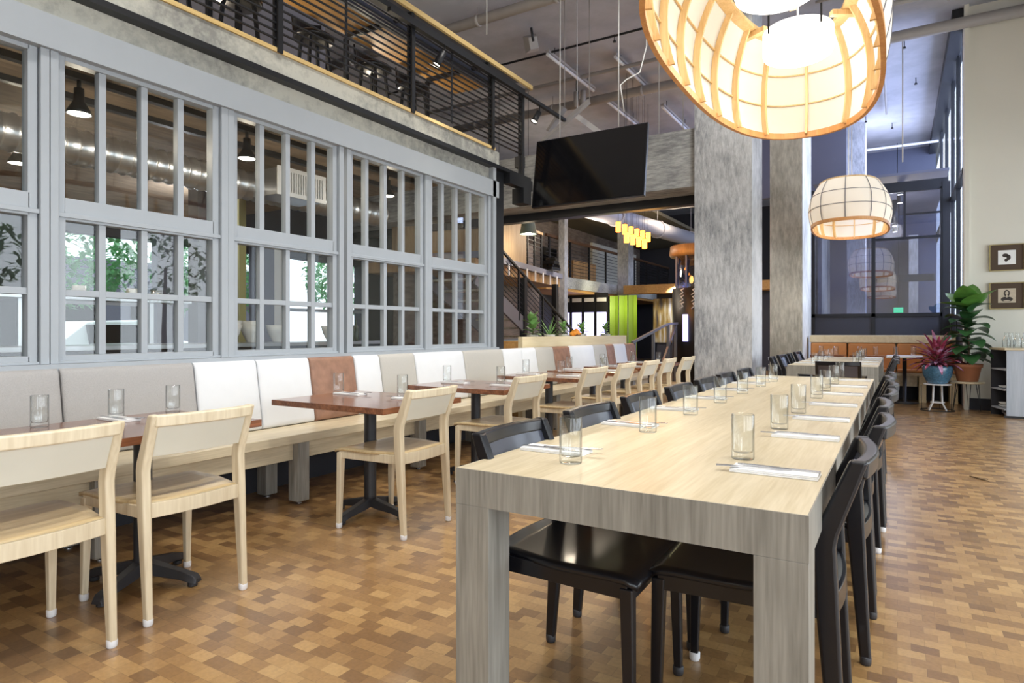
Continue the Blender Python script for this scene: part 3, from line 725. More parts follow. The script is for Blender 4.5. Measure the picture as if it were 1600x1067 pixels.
def setting(x, y, z, rz, where, grp, gx, gy):
    NA.place((x, y, z+.0005), rz, 'white folded napkin %s' % where, 'napkins '+grp)
    c, s = math.cos(rz), math.sin(rz)
    def off(a, b): return (x+a*c-b*s, y+a*s+b*c)
    p = off(-.016, .055); FK.place((p[0], p[1], z+.0112), rz+R(random.uniform(8, 16)), 'steel fork on the napkin %s' % where, 'forks '+grp)
    p = off(.020, -.005); KN.place((p[0], p[1], z+.0115), rz+R(random.uniform(-3, 1)), 'steel knife on the napkin %s' % where, 'knives '+grp)
    TU.place((gx, gy, z+.0005), 0, 'clear tumbler by the napkin %s' % where, 'tumblers '+grp)
NR = [(1.91, 2.08), (2.61, 2.80), (3.18, 3.39), (3.82, 4.21), (4.50, 4.75), (5.15, 5.42), (5.82, 6.02)]
NL = [(1.885, 1.742), (2.57, 2.44), (3.2, 3.05), (3.83, 3.65), (4.46, 4.25), (5.08, 4.89), (5.72, 5.42)]
for k in range(7):
    y, g = NR[k]; setting(-.295, y, .75, H9, 'on the window side of the long oak table, %s setting' % ORD[k], 'on the long oak table', -.415, g)
    y, g = NL[k]; setting(-.975, y, .75, -H9, 'on the bench side of the long oak table, %s setting' % ORD[k], 'on the long oak table', -.85, g)
for k, y in enumerate((8.75, 9.5, 10.3, 11.0)):
    w_ = ['nearest', 'second', 'third', 'farthest'][k]
    setting(-.31, y, .75, H9, 'on the plant side of the far oak table, %s setting' % w_, 'on the far oak table', -.44, y+.18)
    setting(-1.0, y, .75, -H9, 'on the column side of the far oak table, %s setting' % w_, 'on the far oak table', -.87, y-.15)
CS = [(1, -3.16, 1.60, -3.34+.1, 1.63, 'on the nearest cherry table'), (1, -3.12, 3.05, -3.226, 3.05, 'on the second cherry table, bench side'), (0, -2.58, 3.02, -2.74, 3.14, 'on the second cherry table, chair side'),
      (1, -3.06, 4.15, -3.16, 4.17, 'on the third cherry table, bench side'), (0, -2.58, 4.14, -2.72, 4.3, 'on the third cherry table, chair side'),
      (1, -3.08, 5.36, -3.18, 5.5, 'on the fourth cherry table, bench side'), (0, -2.62, 5.34, -2.76, 5.45, 'on the fourth cherry table, chair side'),
      (1, -3.05, 6.33, -3.15, 6.42, 'on the fifth cherry table, bench side'), (0, -2.62, 6.33, -2.75, 6.45, 'on the fifth cherry table, chair side'),
      (1, -3.05, 7.25, -3.15, 7.35, 'on the sixth cherry table, bench side'), (0, -2.62, 7.25, -2.75, 7.35, 'on the sixth cherry table, chair side'),
      (1, -3.05, 8.3, -3.15, 8.4, 'on the table beside the column, bench side'), (0, -2.66, 8.3, -2.78, 8.42, 'on the table beside the column, chair side')]
for s, x, y, gx, gy, wh in CS:
    setting(x, y, TT, -H9 if s else H9, wh, 'on the cherry tables', gx, gy)
TU.place((-3.22, 1.30, TT+.0005), 0, 'clear tumbler at the left edge of the picture on the nearest cherry table', 'tumblers on the cherry tables')
TU.place((-3.22, 1.90, TT+.0005), 0, 'clear tumbler at the right corner of the nearest cherry table', 'tumblers on the cherry tables')

# ------------------------------------------------------------------ lantern pendants
def pendant(cx, cy, zb, a, bl, H, drums, nrib, label, full=True):
    t = empty('pendant_lamp', (cx, cy, zb)); tag(t, label, 'pendant lamp', 'paper lantern pendants')
    ex = 2.5
    def pl(th):
        c, s = math.cos(th), math.sin(th)
        return (math.copysign(abs(c)**(2/ex), c)*a, math.copysign(abs(s)**(2/ex), s)*bl)
    raw = [pl(2*math.pi*k/720) for k in range(721)]; ln = [0]
    for p, q in zip(raw[:-1], raw[1:]): ln.append(ln[-1]+math.hypot(q[0]-p[0], q[1]-p[1]))
    def at(f):
        f = (f % 1)*ln[-1]; lo = 0
        import bisect
        lo = min(719, max(0, bisect.bisect_right(ln, f)-1)); u = (f-ln[lo])/(ln[lo+1]-ln[lo]+1e-9)
        return (raw[lo][0]*(1-u)+raw[lo+1][0]*u, raw[lo][1]*(1-u)+raw[lo+1][1]*u)
    n = nrib*4; pts = [at(k/n) for k in range(n)]
    def prof(f):   # inward offset at height fraction
        return .04*(1-f/.38)**2 if f < .38 else .13*((f-.38)/.62)**2.2
    def P(p, off, z):
        L = math.hypot(*p); 
        sx = max(.05, (a-off)/a); sy = max(.05, (bl-off)/bl); return (p[0]*sx, p[1]*sy, z)
    nz = 10
    secs = [[P(p, prof(j/nz), j/nz*H) for p in pts] for j in range(nz+1)]
    MB().loft(secs, True, True, caps=False).build('paper_shade', M_PAPER, t, recalc=True)
    def hoop(z0, z1, o0, o1, name, mat, zf):
        off = prof(zf)
        s4 = [[P(p, off+o0, z0), P(p, off+o1, z0), P(p, off+o1, z1), P(p, off+o0, z1)] for p in pts]; s4.append(s4[0])
        mb = MB(); mb.loft(s4, True, False, caps=False); mb.build(name, mat, t)
    hoop(-.022, .020, -.012, .014, 'bottom_hoop', M_HOOP, 0)
    hoop(H-.012, H+.012, -.005, .075, 'top_ring', M_RIB, 1)
    for f in (.36, .68):
        hoop(f*H-.004, f*H+.004, .002, .014, 'thin_hoop', M_RIB, f)
        hoop(f*H-.0035, f*H+.0035, -.004, -.0005, 'shadow_line', M_SHADOWLINE, f)
    for k in range(nrib):
        p = pts[k*4]; q = pts[(k*4+1) % n]; r_ = pts[k*4-1]
        tx, ty = q[0]-r_[0], q[1]-r_[1]; L = math.hypot(tx, ty); tx /= L; ty /= L
        inn = Vector((-ty, tx, 0))
        if inn.x*p[0]+inn.y*p[1] > 0: inn = -inn
        tv = Vector((tx, ty, 0)); ss = []
        for j in range(nz+1):
            b0 = Vector(P(p, prof(j/nz), j/nz*H)); ss.append([b0-tv*.008+inn*.002, b0+tv*.008+inn*.002, b0+tv*.008+inn*.045, b0-tv*.008+inn*.045])
        MB().loft(ss).build('rib', M_RIB, t)
        MB().loft([[Vector(P(p, prof(j/nz), j/nz*H))-inn*.0005-tv*.0045, Vector(P(p, prof(j/nz), j/nz*H))-inn*.0005+tv*.0045, Vector(P(p, prof(j/nz), j/nz*H))-inn*.004+tv*.0045, Vector(P(p, prof(j/nz), j/nz*H))-inn*.004-tv*.0045] for j in range(nz+1)]).build('shadow_line', M_SHADOWLINE, t)
    # arms and drums
    top = prof(1); zt = H-.03
    ya = bl-top
    def arm(p, q): MB().beam(p, q, .045, .035).build('spreader_arm', M_RIB, t, .003)
    for d in drums:
        for sg in (-1, 1): arm((sg*.2, d, zt), (sg*(a-top-.02), d+.12, zt))
    arm((0, drums[-1]+.2, zt), (0, ya-.03, zt)); arm((0, drums[0]-.2, zt), (0, -ya+.03, zt))
    for d, e in zip(drums[:-1], drums[1:]): arm((0, d+.2, zt), (0, e-.2, zt))
    for d in drums:
        dr = MB().lathe([(0, 0), (.19, 0), (.212, .012), (.218, .03), (.218, .17), (.21, .18), (0, .18)], 40, (0, d, H-.27)).build('drum_light', M_DRUM, t)
        mb = MB()
        for k in range(4):
            an = R(45+90*k); c = (.222*math.cos(an), d+.222*math.sin(an)); mb.box(c[0]-.006, c[0]+.006, c[1]-.006, c[1]+.006, H-.14, H-.02)
        mb.build('clip', M_STEEL, dr)
        point('drum_lamp', (cx, cy+d, zb+H-.30), 4.5, (1, .88, .70), .16)
    for d in (drums[0], drums[-1]) if len(drums) > 1 else (0,):
        MB().tube([(0, d, H-.02), (0, d, CZ-zb)], .006, 6).build('suspension_cord', M_CORD, t)
    return t
pendant(-.57, 3.72, 2.60, .55, 1.43, .66, (-.9, .02, .90), 20, 'big paper and wood lantern hanging over the long oak table')
pendant(-.57, 10.15, 2.60, .515, 1.03, .56, (-.35, .35), 16, 'middle sized paper lantern hanging over the far oak table')
pendant(-.57, -2.5, 2.60, .55, 1.2, .66, (-.6, .6), 16, 'paper lantern behind the viewer, seen only mirrored in the black framed window')

# ------------------------------------------------------------------ television
t = empty('television', (-2.98, 6.55, 3.0)); tag(t, 'large flat television hung high beside the concrete beam', 'television')
t.rotation_euler = (R(-9), 0, 0)
B(-.685, .685, -.02, .03, -.41, .41).build('housing', M_BLACK, t, .004)
B(-.672, .672, -.0225, -.0205, -.395, .397).build('screen', M_TV, t)
mb = MB()
for x in (-.40, .33): mb.tube([(x, .04, .3), (x, -.36, 2.95)], .006, 6)
mb.build('hanging_cable', M_CORD, t)
MB().box(-.5, .5, .03, .06, -.1, .1).box(-.3, -.26, .03, .07, -.3, .43).box(.22, .26, .03, .07, -.3, .43).build('wall_bracket', M_STEEL, t)

# ------------------------------------------------------------------ mezzanine railing, counter, stools
RX = -3.88
t = empty('railing', (RX, 3, 3.19)); tag(t, 'black steel mezzanine railing with thin horizontal rods', 'railing'); rb0 = (RX, 3, 3.19)
for y in (-.1, 1.52, 3.08, 4.57, 5.94, 6.60):
    rel(MB().box(RX-.035, RX-.012, y-.022, y+.022, 3.05 if y < 6 else 2.985, 4.02).box(RX+.012, RX+.03, y-.022, y+.022, 3.19 if y < 6 else 3.03, 4.02).build('post', M_STEEL, t), rb0)
rel(B(RX-.035, RX+.035, -.5, 6.63, 4.02, 4.075).build('handrail', M_STEEL, t), rb0)
for k in range(13):
    z = 3.29+.057*k
    rel(MB().tube([(RX, -.5, z), (RX, 6.6, z)], .009, 6).build('rod', M_STEEL, t), rb0)
for y in (2.2, 3.75, 5.2): rel(B(RX-.004, RX+.004, y-.012, y+.012, 3.27, 4.02).build('rod_spacer', M_STEEL, t), rb0)
t = empty('bar_counter', (-4.3, 3, 4.13)); tag(t, 'wooden bar counter running behind the mezzanine railing', 'counter')
cb = (-4.3, 3, 4.13)
rel(B(RX-.03, RX+.0, -.5, 6.88, 4.16, 4.21).build('edge_board', M_EDGE, t), cb)
for k in range(6):
    x = -4.22-.095*(k+1); rel(B(x, x+.080, -.5, 6.5, 4.165, 4.19).build('board', M_WARM, t), cb)
rel(B(-4.21, -4.13, -.5, 6.4, 4.06, 4.16).build('steel_angle', plain('slate_steel', (.10, .11, .16), .4), t), cb)
rel(B(-4.12, RX-.04, -.5, 6.6, 4.165, 4.19).build('grey_board', M_GREYW, t), cb)
for y in (.4, 1.5, 3.1, 4.6, 5.9): rel(MB().box(-4.78, -3.9, y, y+.04, 4.12, 4.16).box(-4.80, -4.76, y, y+.04, 3.19, 4.12).build('bracket', M_STEEL, t), cb)
for y in (1.0, 3.4, 5.6): point('mezzanine_fill', (-5.4, y, 3.6), 24, (1, .85, .65), .1)  # added fill points without fixtures, lifting the stools and counter underside
def make_stool():
    t = empty('bar_stool'); tag(t, 'x', 'stool', 'bar stools on the mezzanine')
    MB().lathe([(0, .70), (.17, .70), (.19, .715), (.19, .74), (.17, .755), (0, .76)], 20).build('seat', M_BLACK, t)
    for k in range(4):
        a = R(45+90*k); MB().beam((.12*math.cos(a), .12*math.sin(a), .70), (.20*math.cos(a), .20*math.sin(a), 0), .026).build('leg', M_STEEL, t)
    MB().tube([(.172*math.cos(R(45+k*90)), .172*math.sin(R(45+k*90)), .28) for k in range(5)], .009, 6).build('footrest', M_STEEL, t)
    secs = []
    for k in range(9):
        a = R(180+50-100*k/8); secs.append([((.19+e)*math.cos(a), (.19+e)*math.sin(a), z) for e, z in ((-.01, .80), (.006, .80), (.02, .95), (.004, .95))])
    MB().loft(secs).build('backrest', M_BLACK, t)
    MB().beam((-.15, .1, .74), (-.175, .1, .83), .02).beam((-.15, -.1, .74), (-.175, -.1, .83), .02).build('back_bracket', M_STEEL, t)
    return t
ST = Proto(make_stool())
for k, y in enumerate((1.9, 2.75, 3.35, 4.15, 4.95, 5.6)):
    ST.place((-4.72, y, 3.192), R([10, -8, 5, -12, 7, 0][k]), 'black bar stool behind the mezzanine railing, %s one in the row' % ['nearest', 'second', 'third', 'fourth', 'fifth', 'farthest'][k], 'bar stools on the mezzanine')
struct(B(-9.5, -6.6, -.9, 6.0, 3.192, CZ).build('wall_mezzanine', M_GREYW))
# track and heads on the railing
t = empty('track_light_rail', (RX+.06, 6.2, 3.99)); tag(t, 'thin black track running past the railing end with spotlights', 'light track')
B(-.02, .02, -2.0, 1.45, -.02, .02).build('track', M_STEEL, t)
def make_head():
    t = empty('spotlight'); tag(t, 'x', 'spotlight', 'black cylinder spotlights')
    Mx = Matrix.Rotation(R(25), 4, 'Y') @ Matrix.Rotation(R(-15), 4, 'X')
    m1 = MB().lathe([(0, -.02), (.035, -.02), (.036, -.12), (.045, -.17), (.041, -.17), (.036, -.15), (0, -.15)], 16); m1.v = [tuple(Mx @ Vector(v)) for v in m1.v]; m1.build('housing', M_STEEL, t)
    m2 = MB().lathe([(0, -.152), (.036, -.152), (.036, -.156), (0, -.156)], 16); m2.v = [tuple(Mx @ Vector(v)) for v in m2.v]; m2.build('bulb', M_BULB, t)
    MB().tube([(0, 0, -.04), (0, 0, .06)], .008, 6).build('stem', M_STEEL, t)
    return t
HD = Proto(make_head())
HD.place((RX+.06, 5.0, 3.93), 0, 'black spotlight hanging below the handrail in the middle of the railing', 'black cylinder spotlights')
HD.place((RX+.06, 6.95, 3.91), R(20), 'black spotlight past the far end of the railing', 'black cylinder spotlights')
spot('rail_spot', (RX+.12, 5.0, 3.75), 60, (-2.8, 4.6, .7)); spot('rail_spot', (RX+.12, 6.95, 3.75), 60, (-2.8, 7.2, .7))
# wall speaker and conduit next to the bracket
t = empty('wall_speaker', (-4.05, 6.85, 3.27)); tag(t, 'small black box speaker beside the end of the railing', 'speaker')
B(-.05, .05, -.05, .05, -.07, .07).build('housing', M_STEEL, t, .006)
MB().tube([(.05, 0, 0), (.05, 0, 0)], .03).tube([(-.02, .05, 0), (-.02, .12, -.02)], .012, 6).build('mount', M_STEEL, t)

# ------------------------------------------------------------------ ceiling services
def pipe(name, pts, r, label, mat=M_PIPE, cat='pipe', rings=0):
    c = Vector(pts[0]); t = empty(name, c); tag(t, label, cat)
    MB().tube([Vector(p)-c for p in pts], r, 12).build('pipe_run', mat, t)
    if rings:
        a, b_ = Vector(pts[0]), Vector(pts[-1]); L = (b_-a).length
        k = .6
        while k < L:
            p = a+(b_-a)*k/L-c; d = (b_-a).normalized()
            MB().tube([p-d*.03, p+d*.03], r*1.14, 12).tube([p, p+Vector((0, 0, CZ-a.z-.005))], .006, 6).build('hanger', mat, t); k += rings
    return t
pipe('ceiling_pipe', [(-8.5, 11.5, 5.68), (3.9, 11.35, 5.68)], .085, 'thick painted pipe crossing the whole ceiling above the columns', rings=1.9)
pipe('ceiling_pipe', [(-8.5, 7.75, 5.75), (3.9, 7.75, 5.75)], .075, 'painted pipe with couplings nearest the viewer above the railing', rings=1.3)
pipe('ceiling_conduit', [(-8.5, 9.35, 5.8), (3.9, 9.35, 5.8)], .018, 'thin conduit between the two thick ceiling pipes', M_STEEL, 'conduit')
pipe('ceiling_conduit', [(-8.5, 10.55, 5.78), (3.9, 10.4, 5.78)], .035, 'middle painted conduit before the thick ceiling pipe', M_PIPE, 'conduit')
pipe('ceiling_conduit', [(-1.0, 10.0, 5.86), (.3, 10.0, 5.86), (.55, 10.1, 5.86), (.62, 10.35, 5.86), (.62, 10.9, 5.86)], .02, 'thin bent conduit near the pale wall corner', M_PIPE, 'conduit')
pipe('ceiling_conduit', [(-8.5, 18.2, 5.7), (.84, 18.2, 5.7)], .03, 'pale conduit high above the far window', M_TUBE, 'conduit')
pipe('ceiling_conduit', [(-.2, 8.0, 5.88), (-.2, 16.0, 5.88)], .02, 'thin conduit running away above the far table', M_PIPE, 'conduit')
struct(B(.70, .85, 11.5, 25, CZ-.22, CZ).build('trim_11', M_STEEL), 'dark steel edge beam along the street glazing')
struct(B(.84, .90, 11.40, 11.499, 0, CZ).build('trim_12', M_CREAM), 'narrow pale corner of the return wall')
def make_tube(L):
    t = empty('tube_light'); tag(t, 'x', 'ceiling light', 'bare tube lights on the ceiling')
    B(-.035, .035, -L/2, L/2, .03, .07).build('housing', M_PIPE, t)
    MB().tube([(0, -L/2+.02, 0), (0, L/2-.02, 0)], .028, 10).build('tube', M_TUBE, t)
    MB().tube([(0, -L*.35, .07), (0, -L*.35, .21)], .006, 6).tube([(0, L*.35, .07), (0, L*.35, .21)], .006, 6).build('hanger', M_STEEL, t)
    return t
TL = Proto(make_tube(1.9))
TL.place((-4.95, 10.2, 5.74), 0, 'bare ceiling tube light left of the white cable', 'bare tube lights on the ceiling')
TL.place((-4.95, 12.6, 5.74), 0, 'bare ceiling tube light beyond the thick pipe, left', 'bare tube lights on the ceiling')
TL.place((-4.1, 11.05, 5.82), 0, 'bare ceiling tube light close to the big lantern', 'bare tube lights on the ceiling')
TL.place((-4.1, 13.6, 5.74), 0, 'bare ceiling tube light above the concrete beam', 'bare tube lights on the ceiling')
t = empty('ceiling_speaker', (-4.95, 8.75, 5.72)); t.rotation_euler = (R(20), R(-15), R(40)); tag(t, 'white wedge shaped speaker fixed to the ceiling', 'speaker')
MB().loft([[(-.07, -.10, -.09), (.07, -.10, -.09), (.07, -.10, .09), (-.07, -.10, .09)], [(-.11, .08, -.13), (.11, .08, -.13), (.11, .08, .13), (-.11, .08, .13)]]).build('housing', M_PIPE, t, .008)
MB().tube([(0, -.10, .02), (0, -.10, .22)], .02, 8).build('mount', M_STEEL, t)
t = empty('junction_canister', (-5.2, 10.9, 5.55)); tag(t, 'pair of upright pale canisters hanging under the ceiling', 'fixture')
MB().lathe([(0, -.14), (.05, -.14), (.05, .14), (0, .14)], 12).lathe([(0, -.14), (.05, -.14), (.05, .14), (0, .14)], 12, (.14, 0, 0)).build('canister', M_PIPE, t)
MB().tube([(.0, 0, .14), (.0, 0, CZ-5.551)], .01, 6).build('hanger', M_STEEL, t)
for x, y, z0, l in ((-3.72, 5.6, 4.3, 'pale cable dropping to the mezzanine handrail'), (-2.95, 8.95, 3.96, 'pale cable standing on the concrete beam, left one'), (-2.6, 8.95, 3.96, 'pale cable standing on the concrete beam beside the broad column')):
    tag(MB().tube([(x, y, z0), (x, y, CZ)], .006, 6).build('cable', M_CORD), l, 'cable')
tag(MB().tube([(-2.42, 6.95, CZ), (-2.42, 6.9, 4.6), (-2.40, 6.85, 4.35), (-2.46, 6.8, 4.05), (-2.60, 6.75, 3.98), (-2.66, 6.72, 3.92), (-2.60, 6.68, 3.6)], .007, 6).build('power_cable', M_CORD), 'loosely curling white cable above the television', 'cable')
tag(MB().tube([(.07, 11.42, 5.60), (.07, 11.42, 3.75)], .010, 6).build('suspension_rod', M_CORD), 'pale rod hanging from the thick pipe right of the middle lantern', 'cable')
# struts above the television
for k, (p, q, l) in enumerate((((-4.25, 7.8, 3.80), (-3.62, 8.0, 4.32), 'long slanting steel channel left of the television top'), ((-4.25, 8.0, 4.0), (-4.0, 8.0, 4.30), 'short slanting steel channel beside the railing spotlight'), ((-3.90, 8.2, 4.22), (-3.40, 8.2, 3.80), 'pale conduit sloping behind the television top'))):
    tag(MB().beam(p, q, .11 if k < 2 else .07, .04 if k < 2 else .07).tube([q if k < 2 else p, ((q if k < 2 else p)[0], (q if k < 2 else p)[1], CZ)], .006, 6).build('steel_strut', M_PIPE if k < 2 else M_TUBE), l, 'strut')
# sprinkler heads
for k, (x, y) in enumerate(((-1.0, 15.5), (-.6, 16.2), (.1, 12.3), (.3, 14.2), (-.1, 17.0), (-3.9, 9.6))):
    t = empty('sprinkler_head', (x, y, CZ)); tag(t, 'tiny dark sprinkler head, %s' % ['left of the pair behind the middle lantern cord', 'right of the pair behind the middle lantern cord', 'nearest one right of the big lantern', 'between the nearest and farthest ones on the right', 'farthest one near the end of the ceiling', 'on the thin conduit left of the big lantern'][k], 'sprinkler', 'sprinkler heads on the ceiling')
    MB().tube([(0, 0, 0), (0, 0, -.12)], .008, 6).build('stem', M_STEEL, t); MB().lathe([(0, -.13), (.03, -.13), (.02, -.10), (0, -.10)], 8).build('deflector', M_STEEL, t)

# ------------------------------------------------------------------ kitchen room behind the screen
t = empty('spiral_duct', (-5.6, 0, 2.62)); tag(t, 'shiny spiral metal duct under the soffit behind the glass', 'duct')
prof = []; y = -.8
while y < 5.9: prof += [(.135, y), (.135, y+.066), (.148, y+.076), (.148, y+.086), (.135, y+.096)]; y += .1
m1 = MB().lathe(prof, 28); m1.v = [(v[0], v[2], v[1]) for v in m1.v]; m1.build('duct_body', M_GALV, t)
d = empty('air_diffuser', (.10, 4.35, 0)); d.parent = t
B(.0, .38, -.28, .28, -.13, .13).build('housing', M_GALV, d)
mb = MB().box(.38, .395, -.30, .30, .10, .14).box(.38, .395, -.30, .30, -.14, -.10).box(.38, .395, -.30, -.26, -.10, .10).box(.38, .395, .26, .30, -.10, .10)
for k in range(17): mb.box(.383, .392, -.25+.03*k, -.235+.03*k, -.10, .10)
mb.build('grille', M_WHITE, d)
for k, (x, l) in enumerate(((-4.75, 'black ceiling track close to the glass screen'), (-5.2, 'second black ceiling track behind the glass'), (-6.6, 'black ceiling track behind the spiral duct'))):
    tag(B(x-.03, x+.03, -.7, 5.9, 2.855, 2.898).build('ceiling_track', M_STEEL), l, 'light track')
def make_bell():
    t = empty('bell_lamp'); tag(t, 'x', 'ceiling lamp', 'black bell lamps behind the glass')
    MB().lathe([(.0, .0), (.03, .0), (.032, -.06), (.036, -.09), (.07, -.15), (.078, -.175), (.074, -.175), (.066, -.15), (.03, -.10), (0, -.10)], 20).build('lamp_shade', M_STEEL, t)
    MB().lathe([(0, -.172), (.066, -.172), (.064, -.150), (0, -.145)], 20).build('bulb', M_BULB, t)
    MB().tube([(0, 0, 0), (0, 0, .06)], .014, 8).build('stem', M_STEEL, t)
    return t
BL = Proto(make_bell())
for k, (x, y) in enumerate(((-4.75, 2.15), (-4.75, 3.45), (-4.75, 5.2), (-6.6, 2.5))):
    BL.place((x, y, 2.80), 0, 'black bell shaped lamp behind the %s' % ['nearest full window', 'second full window', 'third full window', 'spiral duct, far from the glass'][k], 'black bell lamps behind the glass')
    point('bell_bulb', (x, y, 2.56), 9, (1, .86, .66), .05)
point('kitchen_fill_lamp', (-7.5, 4.5, 2.5), 22, (.95, .95, 1), .2)
# piers between the kitchen's street windows
struct(MB().box(-9.45, -9.3, 5.25, 5.55, 0, 2.9).box(-9.45, -9.3, 6.9, 7.3, 0, 2.9).build('wall_kitchen_pier', M_GREYW))
struct(B(-9.45, -9.32, 7.3, 7.6, 0, 2.9).build('wall_kitchen_cream', M_CREAM))
struct(B(-9.50, -9.44, 3.9, 9.6, 1.52, 1.58).build('trim_13', M_FRAME), 'window rail of the street window behind the kitchen')
struct(B(-6.9, -6.72, 4.25, 4.75, 0, 2.85).build('wall_kitchen_partition', M_GREYW))
struct(B(-7.8, -6.9, 4.9, 5.0, 0, 2.85).build('wall_kitchen_yellow', plain('mustard_wall', (.42, .38, .16), .8)))
t = empty('kitchen_counter', (-6.1, 3.9, 0)); tag(t, 'long steel kitchen counter behind the glass screen', 'counter')
B(-.32, .32, -3.4, 2.4, .99, 1.03).build('countertop', M_GALV, t, .003)
B(-.28, .28, -3.3, 2.35, .0, .98).build('cabinet_body', M_DARKW, t)
t = empty('shelf', (-6.35, 3.0, 1.45)); tag(t, 'long steel shelf above the kitchen counter', 'shelf')
B(-.16, .16, -2.4, .85, -.015, .015).build('board', M_GALV, t)
MB().box(-.02, .02, -1.6, -1.56, -.42, -.015).box(-.02, .02, .5, .54, -.42, -.015).box(-.02, .02, -.6, -.56, -.42, -.015).build('post', M_GALV, t)
def make_bowl():
    return MB().lathe([(0, 0), (.05, 0), (.055, .01), (.10, .10), (.125, .19), (.119, .19), (.09, .10), (.045, .018), (0, .016)], 20).build('serving_bowl', M_PORC)
BO = MP(make_bowl(), 'bowl')
for k, (y, h) in enumerate(((4.15, 0), (4.42, 0), (4.15, .045), (4.42, .045), (4.75, 0), (5.55, 0))):
    BO.place((-6.0, y, 1.031+h), 0, 'white serving bowl on the kitchen counter, %s' % ['bottom of the left pile', 'bottom of the right pile', 'top of the left pile', 'top of the right pile', 'single one beside the cream pier', 'single one farthest right'][k], 'white bowls on the kitchen counter')
for k in range(9):
    y = 2.3+.33*k; z = 1.4665
    o = MB().lathe([(0, 0), (.05, 0), (.055, .01), (.055, .10), (0, .10)] if k % 3 else [(0, 0), (.09, 0), (.11, .04), (0, .05)], 14).build('storage_tub' if k % 3 else 'plate_stack', M_PORC if k % 2 else M_GALV)
    o.location = (-6.35, 1.7+.235*k, z); tag(o, '%s, number %s from the left on the kitchen shelf' % ('small round tub' if k % 3 else 'low stack of plates', ['one', 'two', 'three', 'four', 'five', 'six', 'seven', 'eight', 'nine'][k]), 'tub' if k % 3 else 'plates', 'dishes on the kitchen shelf')
def make_bottle():
    return MB().lathe([(0, 0), (.034, 0), (.036, .01), (.036, .17), (.014, .22), (.013, .27), (.015, .275), (0, .28)], 14).build('bottle', plain('dark_bottle', (.03, .05, .03), .15))
BT = MP(make_bottle(), 'bottle')
for k, y in enumerate((5.75, 5.86, 5.97, 2.0, 2.12)):
    BT.place((-6.0+.04*(k % 2), y, 1.031), 0, 'dark bottle on the kitchen counter, %s' % ['left of three behind the third window', 'middle of three behind the third window', 'right of three behind the third window', 'left of two near the left edge', 'right of two near the left edge'][k], 'bottles on the kitchen counter')
M_TREE = plain('street_tree_leaf', (.26, .60, .28), .6, noise=.5, nscale=12)
# street trees outside the kitchen window
def crown(mb, n, R0, sc=.16, sq=.8):
    for i in range(n):
        a = random.uniform(0, 6.283); b_ = math.asin(random.uniform(-1, 1)); r = R0*random.uniform(.55, 1)**.5
        p = Vector((r*math.cos(a)*math.cos(b_), r*math.sin(a)*math.cos(b_), r*math.sin(b_)*sq))
        d = Vector((random.uniform(-1, 1), random.uniform(-1, 1), random.uniform(-.6, .4)))
        leaf(mb, p, d, sc*random.uniform(.7, 1.2), sc*.5, .3, seg=2)
struct(MB().box(4.3, 14, -6, 40, -.12, 0).box(.95, 4.3, 11.8, 40, -.12, 0).build('ground_right', plain('pavement_right', (.45, .45, .46), .8)))
struct(B(-24, -9.7, -3, 22, -.12, 0).build('ground_street', plain('pavement', (.16, .16, .17), .8, noise=.1)))
for k, (x, y, l) in enumerate(((-12.4, 5.2, 'leafy street tree seen through the nearest full window'), (-12.8, 8.6, 'leafy street tree seen through the second full window'), (-12.2, 12.2, 'leafy street tree outside beyond the second window'), (-14.5, 3.4, 'more distant street tree behind the nearest full window'))):
    t = empty('street_tree', (x, y, 0)); tag(t, l, 'tree', 'street trees outside')
    mb = MB(); crown(mb, 2300, 1.35, .2); o = mb.build('crown', M_TREE, t, recalc=False); o.location = (0, 0, 2.6)
    MB().tube([(0, 0, 0), (.03, 0, 1.2), (0, .02, 2.6)], [.09, .07, .04], 8).build('trunk', M_STEM, t)
for k, (x, y, l) in enumerate(((5.3, 1.2, 'nearest'), (5.4, 4.3, 'second'), (5.3, 7.6, 'farthest'))):
    t = empty('street_tree', (x, y, 0)); tag(t, 'street tree outside the right hand windows, %s, mirrored in the glass screen' % l, 'tree', 'street trees right')
    mb = MB(); crown(mb, 420, .95, .2); o = mb.build('crown', M_LEAFB, t, recalc=False); o.location = (0, 0, 2.5)
    MB().tube([(0, 0, 0), (.03, 0, 1.2), (0, .02, 2.5)], [.07, .05, .03], 8).build('trunk', M_STEM, t)
t = empty('street_building', (-21, 7, 0)); tag(t, 'grey building across the street behind the kitchen windows', 'building')
B(-.8, 0, -9, 9, 0, 3.4).build('facade', M_GREYW, t)
for k in range(7): B(.001, .03, -8+2.4*k, -6.6+2.4*k, 1.0, 2.4).build('shop_window', M_TV, t)
t = empty('parked_car', (-15.5, 7.4, 0)); tag(t, 'pale car parked in the street behind the kitchen window', 'car')
secs = []
for y, h, z0 in ((-2.1, .55, .35), (-1.9, .78, .25), (-1.1, .85, .22), (-.5, 1.38, .22), (.7, 1.42, .22), (1.4, .98, .22), (2.0, .85, .25), (2.15, .6, .35)):
    secs.append([(-.8, y, z0), (.8, y, z0), (.82, y, min(h, .8)), (.62, y, h), (-.62, y, h), (-.82, y, min(h, .8))])
MB().loft(secs, smooth=False).build('body', M_PORC, t, .05)
B(.60, .79, -.55, .75, .86, 1.30).build('side_window', M_TV, t)
for y in (-1.3, 1.3):
    m1 = MB().lathe([(0, -.1), (.30, -.1), (.31, 0), (.30, .1), (0, .1)], 20); m1.v = [(v[2]+.75, v[0]+y, v[1]+.31) for v in m1.v]; m1.build('wheel', M_STEEL, t)

